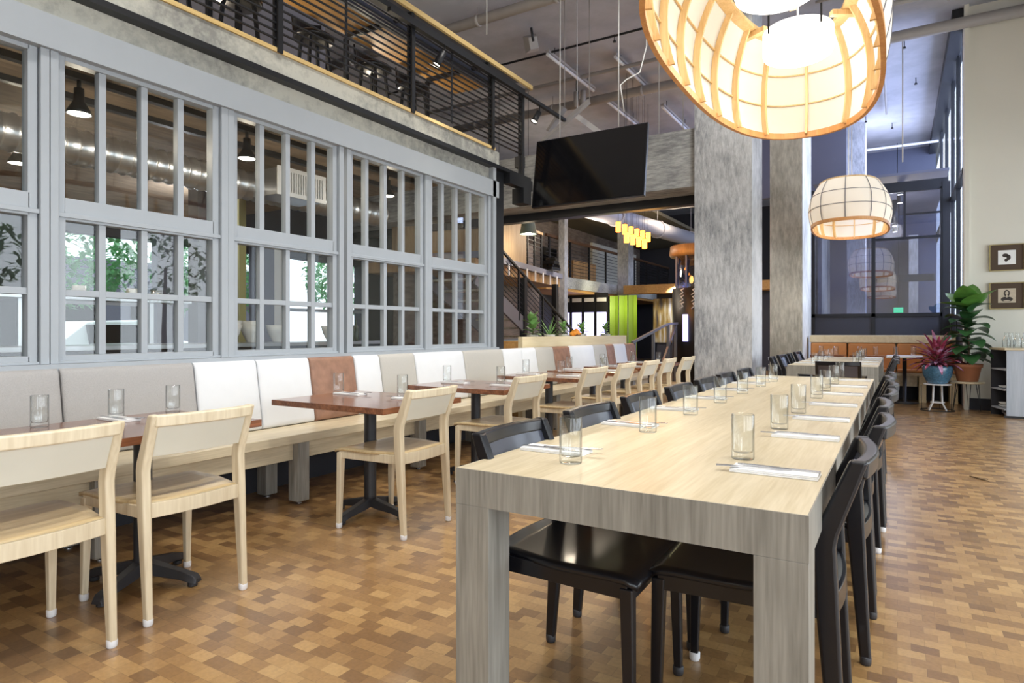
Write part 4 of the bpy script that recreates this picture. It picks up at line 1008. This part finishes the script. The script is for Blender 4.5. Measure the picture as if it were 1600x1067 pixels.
# ------------------------------------------------------------------ hall beyond the concrete beam
X8 = -8.0
t = empty('balcony', (X8, 20, 2.6)); tag(t, 'far concrete balcony with rail running away behind the beam', 'balcony'); b8 = (X8, 20, 2.6)
rel(B(-9.5, X8, 15.0, 25.7, 2.38, 2.70).build('slab', M_CONCH, t), b8)
rel(B(-9.4, X8-.05, 15.0, 25.7, 2.30, 2.375).build('soffit_boards', M_WARM, t), b8)
for k in range(9): rel(B(X8-.09, X8-.04, 15.2+1.3*k-.025, 15.2+1.3*k+.025, 2.701, 3.72).build('post', M_STEEL, t), b8)
rel(B(X8-.10, X8-.02, 15.0, 25.7, 3.72, 3.79).build('handrail', wood('dark_rail', (.06, .03, .015), (.14, .07, .035), 'Y'), t), b8)
for k in range(9): rel(B(X8-.07, X8-.058, 15.0, 25.7, 2.80+.10*k, 2.812+.10*k).build('rail_bar', M_STEEL, t), b8)
struct(B(-9.45, -9.30, 15.0, 25.7, 2.71, 5.2).build('wall_balcony', M_BOARD))
struct(B(-9.29, -9.2, 20.6, 25.0, 2.75, 4.3).build('wall_balcony_cream', M_CREAM))
for k, (y, l) in enumerate(((15.6, 'slim concrete pillar left in the hall beyond the beam'), (19.9, 'slim concrete pillar in the middle of the hall beyond the beam'))):
    struct(B(X8+.02, X8+(.20 if y < 17 else .40), y, y+(.2 if y < 17 else .5), 0, CZ).build('concrete_pillar', M_CONC), l)
for k, (y, z) in enumerate(((16.8, 4.3), (18.4, 4.3), (21.5, 4.4))):
    spot('balcony_spot', (-8.6, y, 5.0), 90, (-9.3, y+.2, 3.6), (1, .75, .42), 75)
# bookcase-like counter on the balcony
tag(B(-8.9, -8.5, 17.6, 19.3, 2.702, 3.35).build('service_counter', M_HICK), 'warm wood counter standing on the far balcony', 'counter')
tag(B(-9.1, -8.6, 16.6, 17.5, 2.702, 3.1).build('side_cabinet', M_HICK), 'low wood cabinet on the near end of the far balcony', 'cabinet')
tag(B(-9.28, -9.22, 17.0, 17.9, 3.25, 3.75).build('wall_screen', M_TV), 'dark wall screen above the far balcony', 'screen')
# stair landing (oblique) with wood clad box
t = empty('stair_landing', (-6.5, 10.0, 2.4), R(9.4)); tag(t, 'steel edged stair landing with white brackets beyond the beam', 'landing')
B(-2.4, .0, -.6, 4.4, .08, .20).build('edge_plate', plain('landing_steel', (.20, .21, .27), .5), t)
B(-2.4, -.08, -.6, 4.4, -.12, .078).build('timber_underside', M_HICK, t)
for k in range(9): B(.001, .02, -.3+.52*k, -.24+.52*k, -.14, .10).build('bracket', M_TUBE, t)
B(-1.9, -.06, -.5, 1.95, .201, 1.05).build('clad_box', wood('clad_board', (.34, .22, .11), (.52, .37, .20), 'Z', .6, plank=.2, plankaxis='X'), t)
for y in (2.05, 2.5, 2.98): B(-.10, -.06, y-.02, y+.02, .201, .98).build('rail_post', M_STEEL, t)
B(-.12, -.04, 1.96, 3.0, .98, 1.04).build('handrail', M_HICK, t)
for k in range(7): B(-.085, -.075, 1.96, 2.95, .28+.10*k, .292+.10*k).build('rail_bar', M_STEEL, t)
for x, y, l in ((-6.62, 11.35, 'black steel post carrying the landing, nearer one'), (-6.95, 13.4, 'black steel post carrying the landing, farther one')):
    struct(B(x-.06, x+.06, y-.06, y+.06, 0, 2.27).build('steel_post', M_STEEL), l)
for k in range(4):
    o = B(-.16, .16, -.22, .22, 0, .07).build('black_case', M_BLACK if k % 2 == 0 else M_TV, None, .006); o.location = (-7.05, 13.35, 2.601+.072*k); o.rotation_euler = (0, 0, R(6*k))
    tag(o, 'flat black case on the landing end, %s of the stack' % ['bottom', 'second', 'third', 'top'][k], 'case', 'stack of cases on the landing')
# stair flight going down to the right
t = empty('staircase', (-6.6, 11, 0)); tag(t, 'grey stair with black rod railing under the landing', 'staircase'); sb = (-6.6, 11, 0)
for s_ in (0, 1):
    x = -6.62-1.1*s_
    rel(MB().beam((x, 9.6, 2.15), (x, 13.7, .12), .05, .28).build('stringer', plain('stringer_grey%d' % s_, (.20, .20, .22), .6), t), sb)
for k in range(11):
    f = (k+.5)/11; rel(B(-7.68, -6.66, 9.6+4.1*f-.16, 9.6+4.1*f+.16, 2.15-2.0*f+.05, 2.15-2.0*f+.09).build('tread', M_CONCW, t), sb)
for k in range(4):
    f = (k+.4)/3.8; y = 9.7+3.9*f; z = 2.1-1.95*f; rel(B(-6.63, -6.59, y-.02, y+.02, z, z+1.05).build('rail_post', M_STEEL, t), sb)
rel(MB().beam((-6.61, 9.7, 3.15-.02), (-6.61, 13.7, 1.15), .05, .04).build('handrail', M_STEEL, t), sb)
for k in range(8): rel(MB().beam((-6.61, 9.7, 2.30+.1*k), (-6.61, 13.7, .32+.1*k), .012).build('rail_rod', M_STEEL, t), sb)
struct(B(-9.4, -8.2, 14.6, 14.9, 0, 2.3).build('wall_stair_end', M_BOARD)); struct(B(-8.35, -8.2, 9.3, 14.6, 0, 3.4).build('wall_stair', M_BOARD))
# screens, green panels, mural under the balcony
for k in range(4):
    x = -9.25+.42*k; t = empty('display_screen', (x+.18, 18.2, .9)); tag(t, 'tall lilac lit panel, %s of four under the balcony' % ['leftmost', 'second', 'third', 'rightmost'][k], 'lit panel', 'lit panels under the balcony')
    B(-.20, .20, -.03, .03, -.1, 1.45).build('frame', M_STEEL, t); B(-.16, .16, -.035, -.031, 0, .85).build('screen', M_LILAC, t)
    B(-.16, .16, -.035, -.031, 1.18, 1.3).build('strip', M_BULB if False else M_TUBE, t)
for k in range(3):
    x = -7.55+.30*k; o = MB().loft([[(0, 0, 0), (.14, .12, 0), (.27, 0, 0), (.14, .09, 0)], [(0, 0, 2.25), (.14, .12, 2.25), (.27, 0, 2.25), (.14, .09, 2.25)]]).build('green_panel', M_GREENP); o.location = (x, 18.2, 0)
    tag(o, 'tall folded green panel, %s of three under the balcony' % ['leftmost', 'middle', 'rightmost'][k], 'panel', 'green folding panels')
point('green_light', (-7.2, 17.6, 1.9), 25, (1, .9, .5), .1)
struct(B(-6.6, -3.0, 19.8, 20, 0, 2.6).build('wall_mural_backing', M_DARKW))
t = empty('mural_panel', (-5.75, 19.78, 1.45)); tag(t, 'wide lit wall picture of brown and white streaks', 'wall art'); B(-.95, .75, -.02, .02, -.65, .75).build('picture', M_MURAL, t)
spot('mural_light', (-5.8, 19.0, 2.5), 60, (-5.8, 19.7, 1.6), (.9, .92, 1), 120)
struct(B(-7.5, -3.0, 19.2, 19.7, 2.35, 2.62).build('trim_14', M_WARM), 'warm lit fascia above the streaked wall picture')
t = empty('wall_sconce', (-4.78, 19.55, 1.55)); tag(t, 'tall glowing amber wall light right of the streaked picture', 'wall lamp'); B(-.07, .07, -.05, .05, -.35, .35).build('diffuser', emis('sconce_glow', (1, .72, .25), 3), t)
point('sconce_light', (-4.75, 19.2, 1.6), 12, (1, .7, .3), .1)
# black lift tower with glazed top
t = empty('lift_tower', (-3.55, 13.5, 0)); tag(t, 'black rounded tower with glazed upper storey beside the broad column', 'tower')
MB().lathe([(0, 0), (.58, 0), (.58, 2.05), (0, 2.05)], 24).build('lower_body', M_STEEL, t)
MB().lathe([(.5, 2.06), (.5, 2.72), (.49, 2.72), (.49, 2.06)], 24).build('glass_band', M_GLASSD, t)
MB().lathe([(0, 2.73), (.62, 2.73), (.64, 2.78), (.62, 2.95), (0, 2.95)], 24).build('cornice', M_HICK, t)
for k in range(10):
    a = 2*math.pi*k/10; MB().beam((.52*math.cos(a), .52*math.sin(a), 2.05), (.52*math.cos(a), .52*math.sin(a), 2.73), .03).build('mullion', plain('blue_mullion%d' % k, (.10, .14, .34), .4), t)
mb = MB()
for j in range(3):
    for i in range(2):
        x = -.27+.24*i; z = 1.62+.14*j; mb.tube([(x, -.60+.05*abs(i-.5), z), (x+.07, -.60, z+.05), (x+.03, -.60, z+.10), (x+.09, -.60, z+.13)], .014, 6)
mb.build('white_ornament', M_WHITE, t)
B(-.20, -.10, -.62, -.58, .95, 1.5).build('lit_slot', M_LILAC, t)
# amber lantern cluster
k = 0
for i in range(6):
    for j in range(2):
        if (i, j) in ((0, 1), (5, 1)): continue
        x, y, z = (-4.5, 11.26+.335*i, 3.13+.004*i) if j == 0 else (-4.3, 10.85+.325*i, 2.905)
        t = empty('cylinder_pendant', (x, y, z)); tag(t, 'small glowing amber cylinder lamp, %s row, %s from the left' % ('upper' if j == 0 else 'lower', ['first', 'second', 'third', 'fourth', 'fifth', 'sixth'][i]), 'pendant lamp', 'amber cylinder lamps')
        MB().lathe([(.044, -.10), (.048, -.10), (.048, .085), (.044, .085)], 14).build('lamp_shade', M_AMBER, t)
        MB().lathe([(0, .086), (.046, .086), (.046, .094), (0, .094)], 14).build('cap', M_STEEL, t)
        MB().tube([(0, 0, .108), (0, 0, CZ-z)], .004, 5).build('cord', M_STEEL, t)
point('amber_light', (-4.2, 12.0, 2.7), 25, (1, .5, .15), .3)
pipe('grey_duct', [(-6.2, 11.5, 3.95), (-5.3, 21, 4.0)], .22, 'wide grey duct above the amber lamps', plain('duct_grey', (.30, .30, .34), .5), 'duct', rings=2.5)
struct(B(-9.4, -6.0, 15.0, 25.7, 4.6, 4.7).build('ceiling_balcony', plain('olive_soffit', (.13, .11, .07), .8)))
t = empty('drum_pendant', (-6.25, 10.9, 3.2)); tag(t, 'green grey drum shade lamp above the landing', 'pendant lamp')
MB().lathe([(.13, .12), (.17, -.12), (.165, -.12), (.125, .12)], 20).build('lamp_shade', plain('sage_shade', (.20, .27, .24), .7), t); MB().lathe([(0, -.08), (.13, -.08), (.13, -.06), (0, -.06)], 16).build('diffuser', M_BULB, t); MB().tube([(0, 0, -.06), (0, 0, CZ-3.2)], .005, 6).build('cord', M_STEEL, t)
point('drum_pendant_light', (-6.25, 10.9, 2.95), 9, (1, .85, .6), .1)
point('hall_light', (-6.2, 13.6, 3.5), 70, (1, .85, .65), .3); point('hall_light', (-5.0, 17.0, 4.4), 90, (1, .8, .55), .3)
t = empty('exit_lamp', (-8.17, 13.9, 2.05)); tag(t, 'small white wall light above the stair', 'wall lamp'); B(0, .04, -.05, .05, -.09, .09).build('housing', M_WHITE, t, .01)
t = empty('hanging_cone_lamp', (-6.3, 9.9, 1.75)); tag(t, 'pale cone lamp hanging left of the stair', 'pendant lamp')
MB().lathe([(.02, .14), (.05, .05), (.07, -.12), (.065, -.12), (.045, .05), (.015, .14)], 14).build('lamp_shade', M_PORC, t); MB().tube([(0, 0, .13), (0, 0, CZ-1.75)], .004, 5).build('cord', M_STEEL, t)
# ramp handrail past the planter
t = empty('ramp_handrail', (-3.9, 11, 0)); tag(t, 'grey steel ramp handrail rising right beyond the planter', 'railing'); rr = (-3.9, 11, 0)
M_RAIL = plain('rail_grey', (.22, .23, .25), .4, metal=.3)
rel(MB().beam((-3.9, 10.4, .96), (-3.9, 12.35, 1.30), .045).beam((-3.9, 12.35, 1.30), (-3.9, 13.0, 1.32), .045).build('handrail', M_RAIL, t), rr)
for y, z in ((10.5, .97), (11.5, 1.15), (12.4, 1.30), (12.9, 1.31)): rel(B(-3.925, -3.875, y-.025, y+.025, 0, z-.02).build('post', M_RAIL, t), rr)
rel(MB().beam((-3.9, 12.9, 1.28), (-3.9, 12.0, .5), .04).build('brace', M_RAIL, t), rr)
t = empty('side_handrail', (-4.6, 7.5, 0)); tag(t, 'low grey handrail left of the planter wall', 'railing')
MB().beam((-.3, -.7, .98), (.2, .6, 1.06), .04).beam((-.3, -.7, 0), (-.3, -.7, .98), .04).beam((.05, .2, 0), (.05, .2, 1.02), .04).build('rail', M_RAIL, t)
tag(MB().box(-4.55, -4.02, 6.6, 6.69, .86, .90).box(-4.53, -4.49, 6.62, 6.67, 0, .859).box(-4.10, -4.06, 6.62, 6.67, 0, .859).build('ledge', M_BENCH), 'short pale ledge at the left end of the planter wall', 'shelf')

# ------------------------------------------------------------------ far right: saddle banquette, plants, pictures, sideboard
SY = 12.75
t = empty('leather_banquette', (-.5, SY, 0)); tag(t, 'saddle leather banquette with pale wood frame under the black window', 'banquette')
B(-.86, 1.32, .10, .16, .0, 1.085).build('back_board', M_PLY, t, .003)
B(-.86, 1.32, -.10, .10, .955, 1.08).build('top_ledge', M_PLY, t, .004)
B(-.86, 1.32, -.55, .10, .42, .47).build('bench_top', M_BENCH, t, .003)
B(-.86, .78, -.45, -.42, .25, .418).build('apron', M_BENCH, t)
for x in (-.84, .80, 1.22): B(x, x+.10, -.55, -.50 if False else -.05, 0, .419).build('leg', M_PLY, t, .003)
B(-.86, 1.3, -.04, .09, 0, .419).build('plinth', M_DARKW, t)
for k, (a, c) in enumerate(((-.85, -.26), (-.25, .48), (.49, 1.31))):
    o = B(a+.004, c-.004, -.09, .095, .475, .95).build('back_cushion', M_SADDLE, None, .03, 3); o.location = (-.5, SY-.012, 0)
    tag(o, 'saddle brown back cushion, %s under the black window' % ['leftmost', 'middle', 'rightmost'][k], 'cushion', 'saddle back cushions')
    B(a+.004, c-.004, -.50, -.10, .472, .52).build('seat_pad', M_SADDLE, t, .02, 3)
# cherry tables in front of that banquette
for k, (x, l) in enumerate(((-1.0, 'small cherry table at the saddle banquette, left one'), (-.42, 'small cherry table at the saddle banquette, middle one'), (.10, 'small white topped table at the saddle banquette, right one'))):
    t = empty('small_table', (x, 12.0, 0)); tag(t, l, 'table', 'small tables at the saddle banquette')
    B(-.25, .25, -.3, .3, .73, .76).build('tabletop', M_CHERRY if k < 2 else M_PORC, t, .002)
    MB().lathe([(0, 0), (.2, 0), (.2, .015), (.03, .03), (.03, .73), (0, .73)], 16).build('pedestal', M_IRON, t)
    for s_ in (-1, 1): TU.place((x+.12*s_, 12.0-.1*s_, .7605), 0, 'clear tumbler on the %s small table at the saddle banquette, %s one' % (['left', 'middle', 'right'][k], 'left' if s_ < 0 else 'right'), 'tumblers at the saddle banquette')
# fiddle leaf fig
t = empty('plant_stool', (.86, 11.15, 0)); tag(t, 'round wood topped stool with black hairpin legs under the terracotta pot', 'stool')
MB().lathe([(0, .41), (.20, .41), (.205, .42), (.205, .435), (0, .437)], 28).build('seat', M_BENCH, t)
for k in range(3):
    a = R(30+120*k); MB().tube([(.14*math.cos(a-.2), .14*math.sin(a-.2), .41), (.19*math.cos(a), .19*math.sin(a), .006), (.14*math.cos(a+.2), .14*math.sin(a+.2), .41)], .006, 6).build('leg', M_STEEL, t)
t = empty('potted_fiddle_leaf_fig', (.86, 11.15, .438)); tag(t, 'tall fiddle leaf fig in a terracotta pot beside the pale wall', 'potted plant')
MB().lathe([(0, 0), (.125, 0), (.165, .20), (.18, .20), (.185, .25), (.165, .25), (.15, .20), (0, .20)], 28).build('pot', M_TERRA, t)
MB().tube([(0, 0, .19), (.02, 0, .5), (-.02, .02, .9), (0, 0, 1.08)], [.016, .014, .010, .006], 8).build('stem', M_STEM, t)
random.seed(11)
f1 = MB()
for i in range(30):
    a = i*2.399; f = i/29; z = .32+.72*f; e = .35+.8*f**2; L = .36*(1-.10*f)
    leaf(f1, (0, 0, z), (math.cos(a)*math.cos(e), math.sin(a)*math.cos(e), math.sin(e)), L*1.05, .25, 1.3, shape=1, seg=7)
f1.build('lower_leaves', M_LEAFD, t, recalc=False)
f1 = MB()
for a, e, L in ((2.2, .75, .42), (.4, .8, .42), (3.6, .45, .36), (5.2, .7, .38), (1.2, 1.15, .38), (4.4, 1.1, .36)):
    leaf(f1, (0, 0, 1.02), (math.cos(a)*math.cos(e), math.sin(a)*math.cos(e), math.sin(e)), L*1.15, .31, .35, shape=1, seg=7)
f1.build('upper_leaves', M_LEAF, t, recalc=False)
# bromeliad
t = empty('metal_plant_stand', (.50, 11.10, 0)); tag(t, 'small white round metal stand under the blue pot', 'plant stand')
MB().lathe([(0, .375), (.17, .375), (.175, .382), (.17, .392), (0, .392)], 28).build('tray', M_WHITE, t)
for k in range(4):
    a = R(45+90*k); MB().tube([(.07*math.cos(a), .07*math.sin(a), .376), (.08*math.cos(a), .08*math.sin(a), .12), (.15*math.cos(a), .15*math.sin(a), .008)], .011, 8).build('leg', M_WHITE, t)
MB().tube([(.085*math.cos(R(18*k)), .085*math.sin(R(18*k)), .12) for k in range(21)], .008, 6).build('ring', M_WHITE, t)
o = MB().tube([(.21*math.cos(R(12*k)), .21*math.sin(R(12*k)), .009) for k in range(31)], .008, 6)
for k in range(3): a = R(80+120*k); o.tube([(.21*math.cos(a), .21*math.sin(a), .009), (.215*math.cos(a), .215*math.sin(a), .37)], .006, 6)
o = o.build('wire_stand', M_STEEL); o.location = (.50, 11.10, 0); tag(o, 'thin black wire ring stand around the white stand', 'plant stand')
t = empty('potted_bromeliad', (.50, 11.10, .393)); tag(t, 'burgundy and lilac bromeliad in a speckled blue pot', 'potted plant')
MB().lathe([(0, 0), (.11, 0), (.14, .03), (.185, .14), (.195, .24), (.185, .262), (.17, .24), (.165, .18), (0, .18)], 30).build('pot', M_BLUEPOT, t)
mb = MB()
for i in range(64):
    a = i*2.399; f = i/63; e = .45+.9*f; leaf(mb, (0, 0, .24+.12*f), (math.cos(a)*math.cos(e), math.sin(a)*math.cos(e), math.sin(e)), random.uniform(.26, .46), .062, 1.25-.6*f, shape=0, seg=6, fold=.3)
mb.build('leaves', M_BROM, t, recalc=False)
mb = MB()
for i in range(10):
    a = i*.6; mb.tube([(.03*math.cos(a), .03*math.sin(a), .15), (.06*math.cos(a), .06*math.sin(a), .32)], .012, 6)
mb.build('stalks', plain('dark_purple_stalk', (.06, .015, .04), .6), t)
# pictures
def picture(x, z, wd, ht, label, kind):
    t = empty('framed_picture', (x, 11.49, z)); tag(t, label, 'picture')
    mb = MB().box(-wd/2, wd/2, -.03, 0, ht/2-.012, ht/2).box(-wd/2, wd/2, -.03, 0, -ht/2, -ht/2+.012).box(-wd/2, -wd/2+.012, -.03, 0, -ht/2+.012, ht/2-.012).box(wd/2-.012, wd/2, -.03, 0, -ht/2+.012, ht/2-.012)
    mb.build('frame', M_GOLD, t, .002); B(-wd/2+.012, wd/2-.012, -.014, -.004, -ht/2+.012, ht/2-.012).build('mat_board', M_MAT, t)
    B(-wd*.25, wd*.25, -.017, -.0145, -ht*.26, ht*.27).build('print', M_PAPER2 if kind else M_PORC, t)
    mb = MB(); y = -.0185
    def blob(cx, cz, rx, rz, n=18): mb.add([(cx+rx*math.cos(6.2832*k/n), y, cz+rz*math.sin(6.2832*k/n)) for k in range(n)], [tuple(range(n))])
    if kind:
        blob(0, ht*.09, wd*.085, ht*.13); blob(0, -ht*.13, wd*.17, ht*.10)
        mb.build('portrait_hair', M_INK, t); mb = MB(); y = -.0195; blob(0, ht*.10, wd*.045, ht*.07); blob(0, -ht*.02, wd*.03, ht*.05); blob(0, -ht*.19, wd*.10, ht*.022); mb.build('portrait_face', M_PAPER2, t)
    else:
        blob(-wd*.04, ht*.08, wd*.09, ht*.07); blob(wd*.05, ht*.0, wd*.06, ht*.10); blob(-wd*.02, -ht*.1, wd*.05, ht*.06); mb.build('ink_drawing', M_INK, t)
picture(1.345, 2.215, .405, .385, 'upper framed picture, small dark ink drawing in a brown mat', 0)
picture(1.345, 1.665, .405, .385, 'lower framed picture, sepia portrait of a long haired woman', 1)
# sideboard
t = empty('sideboard', (1.22, 10.6, 0)); tag(t, 'grey laminate sideboard with open end shelves at the right edge', 'sideboard')
M_SIDE = M_CABSIDE
MB().loft([[(-.12, .48, z), (.0, .0, z), (1.2, .0, z), (1.2, .48, z)] for z in (.93-.03, .93)]).build('top_board', M_BENCH, t, .002)
B(.02, 1.15, .01, .03, .03, .899).build('door', M_SIDE, t, .002)
B(.30, .33, -.002, .010, .55, .585).build('latch', M_STEEL, t)
B(.02, 1.15, .03, .47, .03, .06).build('floor_panel', M_SIDE, t); B(.20, .22, .03, .47, .06, .899).build('divider', M_DARKW, t)
B(1.15, 1.18, .01, .47, 0, .899).build('side_panel', M_SIDE, t); B(-.10, 1.15, .455, .475, 0, .899).build('back_panel', M_DARKW, t)
for z in (.10, .36, .63): MB().loft([[(-.095, .45, z+e), (.0, .03, z+e), (.199, .03, z+e), (.199, .45, z+e)] for e in (0, .018)]).build('shelf', M_SIDE, t)
B(.0, 1.15, .03, .05, 0, .029).build('plinth', M_STEEL, t)
for k, z in enumerate((.119, .155, .379)):
    o = MB().lathe([(0, 0), (.05, 0), (.09, .03), (.085, .033), (.045, .006), (0, .006)], 18).build('plate_stack', M_PORC); o.location = (1.27, 10.88, z); tag(o, 'white dish on the sideboard end shelf, %s' % ['bottom one', 'second from the bottom', 'upper one'][k], 'dish', 'dishes in the sideboard')
def make_carafe():
    return MB().lathe([(0, 0), (.045, 0), (.048, .01), (.048, .10), (.024, .155), (.020, .19), (.024, .205), (.022, .205), (.018, .19), (.021, .155), (.045, .10), (.045, .015), (0, .012)], 20).build('carafe', M_TUMB)
CA = MP(make_carafe(), 'carafe')
for k, (x, y) in enumerate(((1.26, 10.78), (1.37, 10.72), (1.46, 10.82), (1.52, 10.70), (1.33, 10.95))):
    CA.place((x, y, .9305), 0, 'clear glass carafe on the sideboard, %s' % ['leftmost', 'large one second from the left', 'third from the left', 'at the right edge of the picture', 'behind the two left ones'][k], 'carafes on the sideboard')

tag(MB().tube([(.49, 6.17, .006), (.54, 6.11, .007), (.60, 6.03, .005)], [.004, .007, .003], 6).tube([(.54, 6.11, .007), (.60, 6.10, .006)], .003, 5).build('twig', M_STEM), 'small dark twig lying on the open floor right of the long table', 'twig')
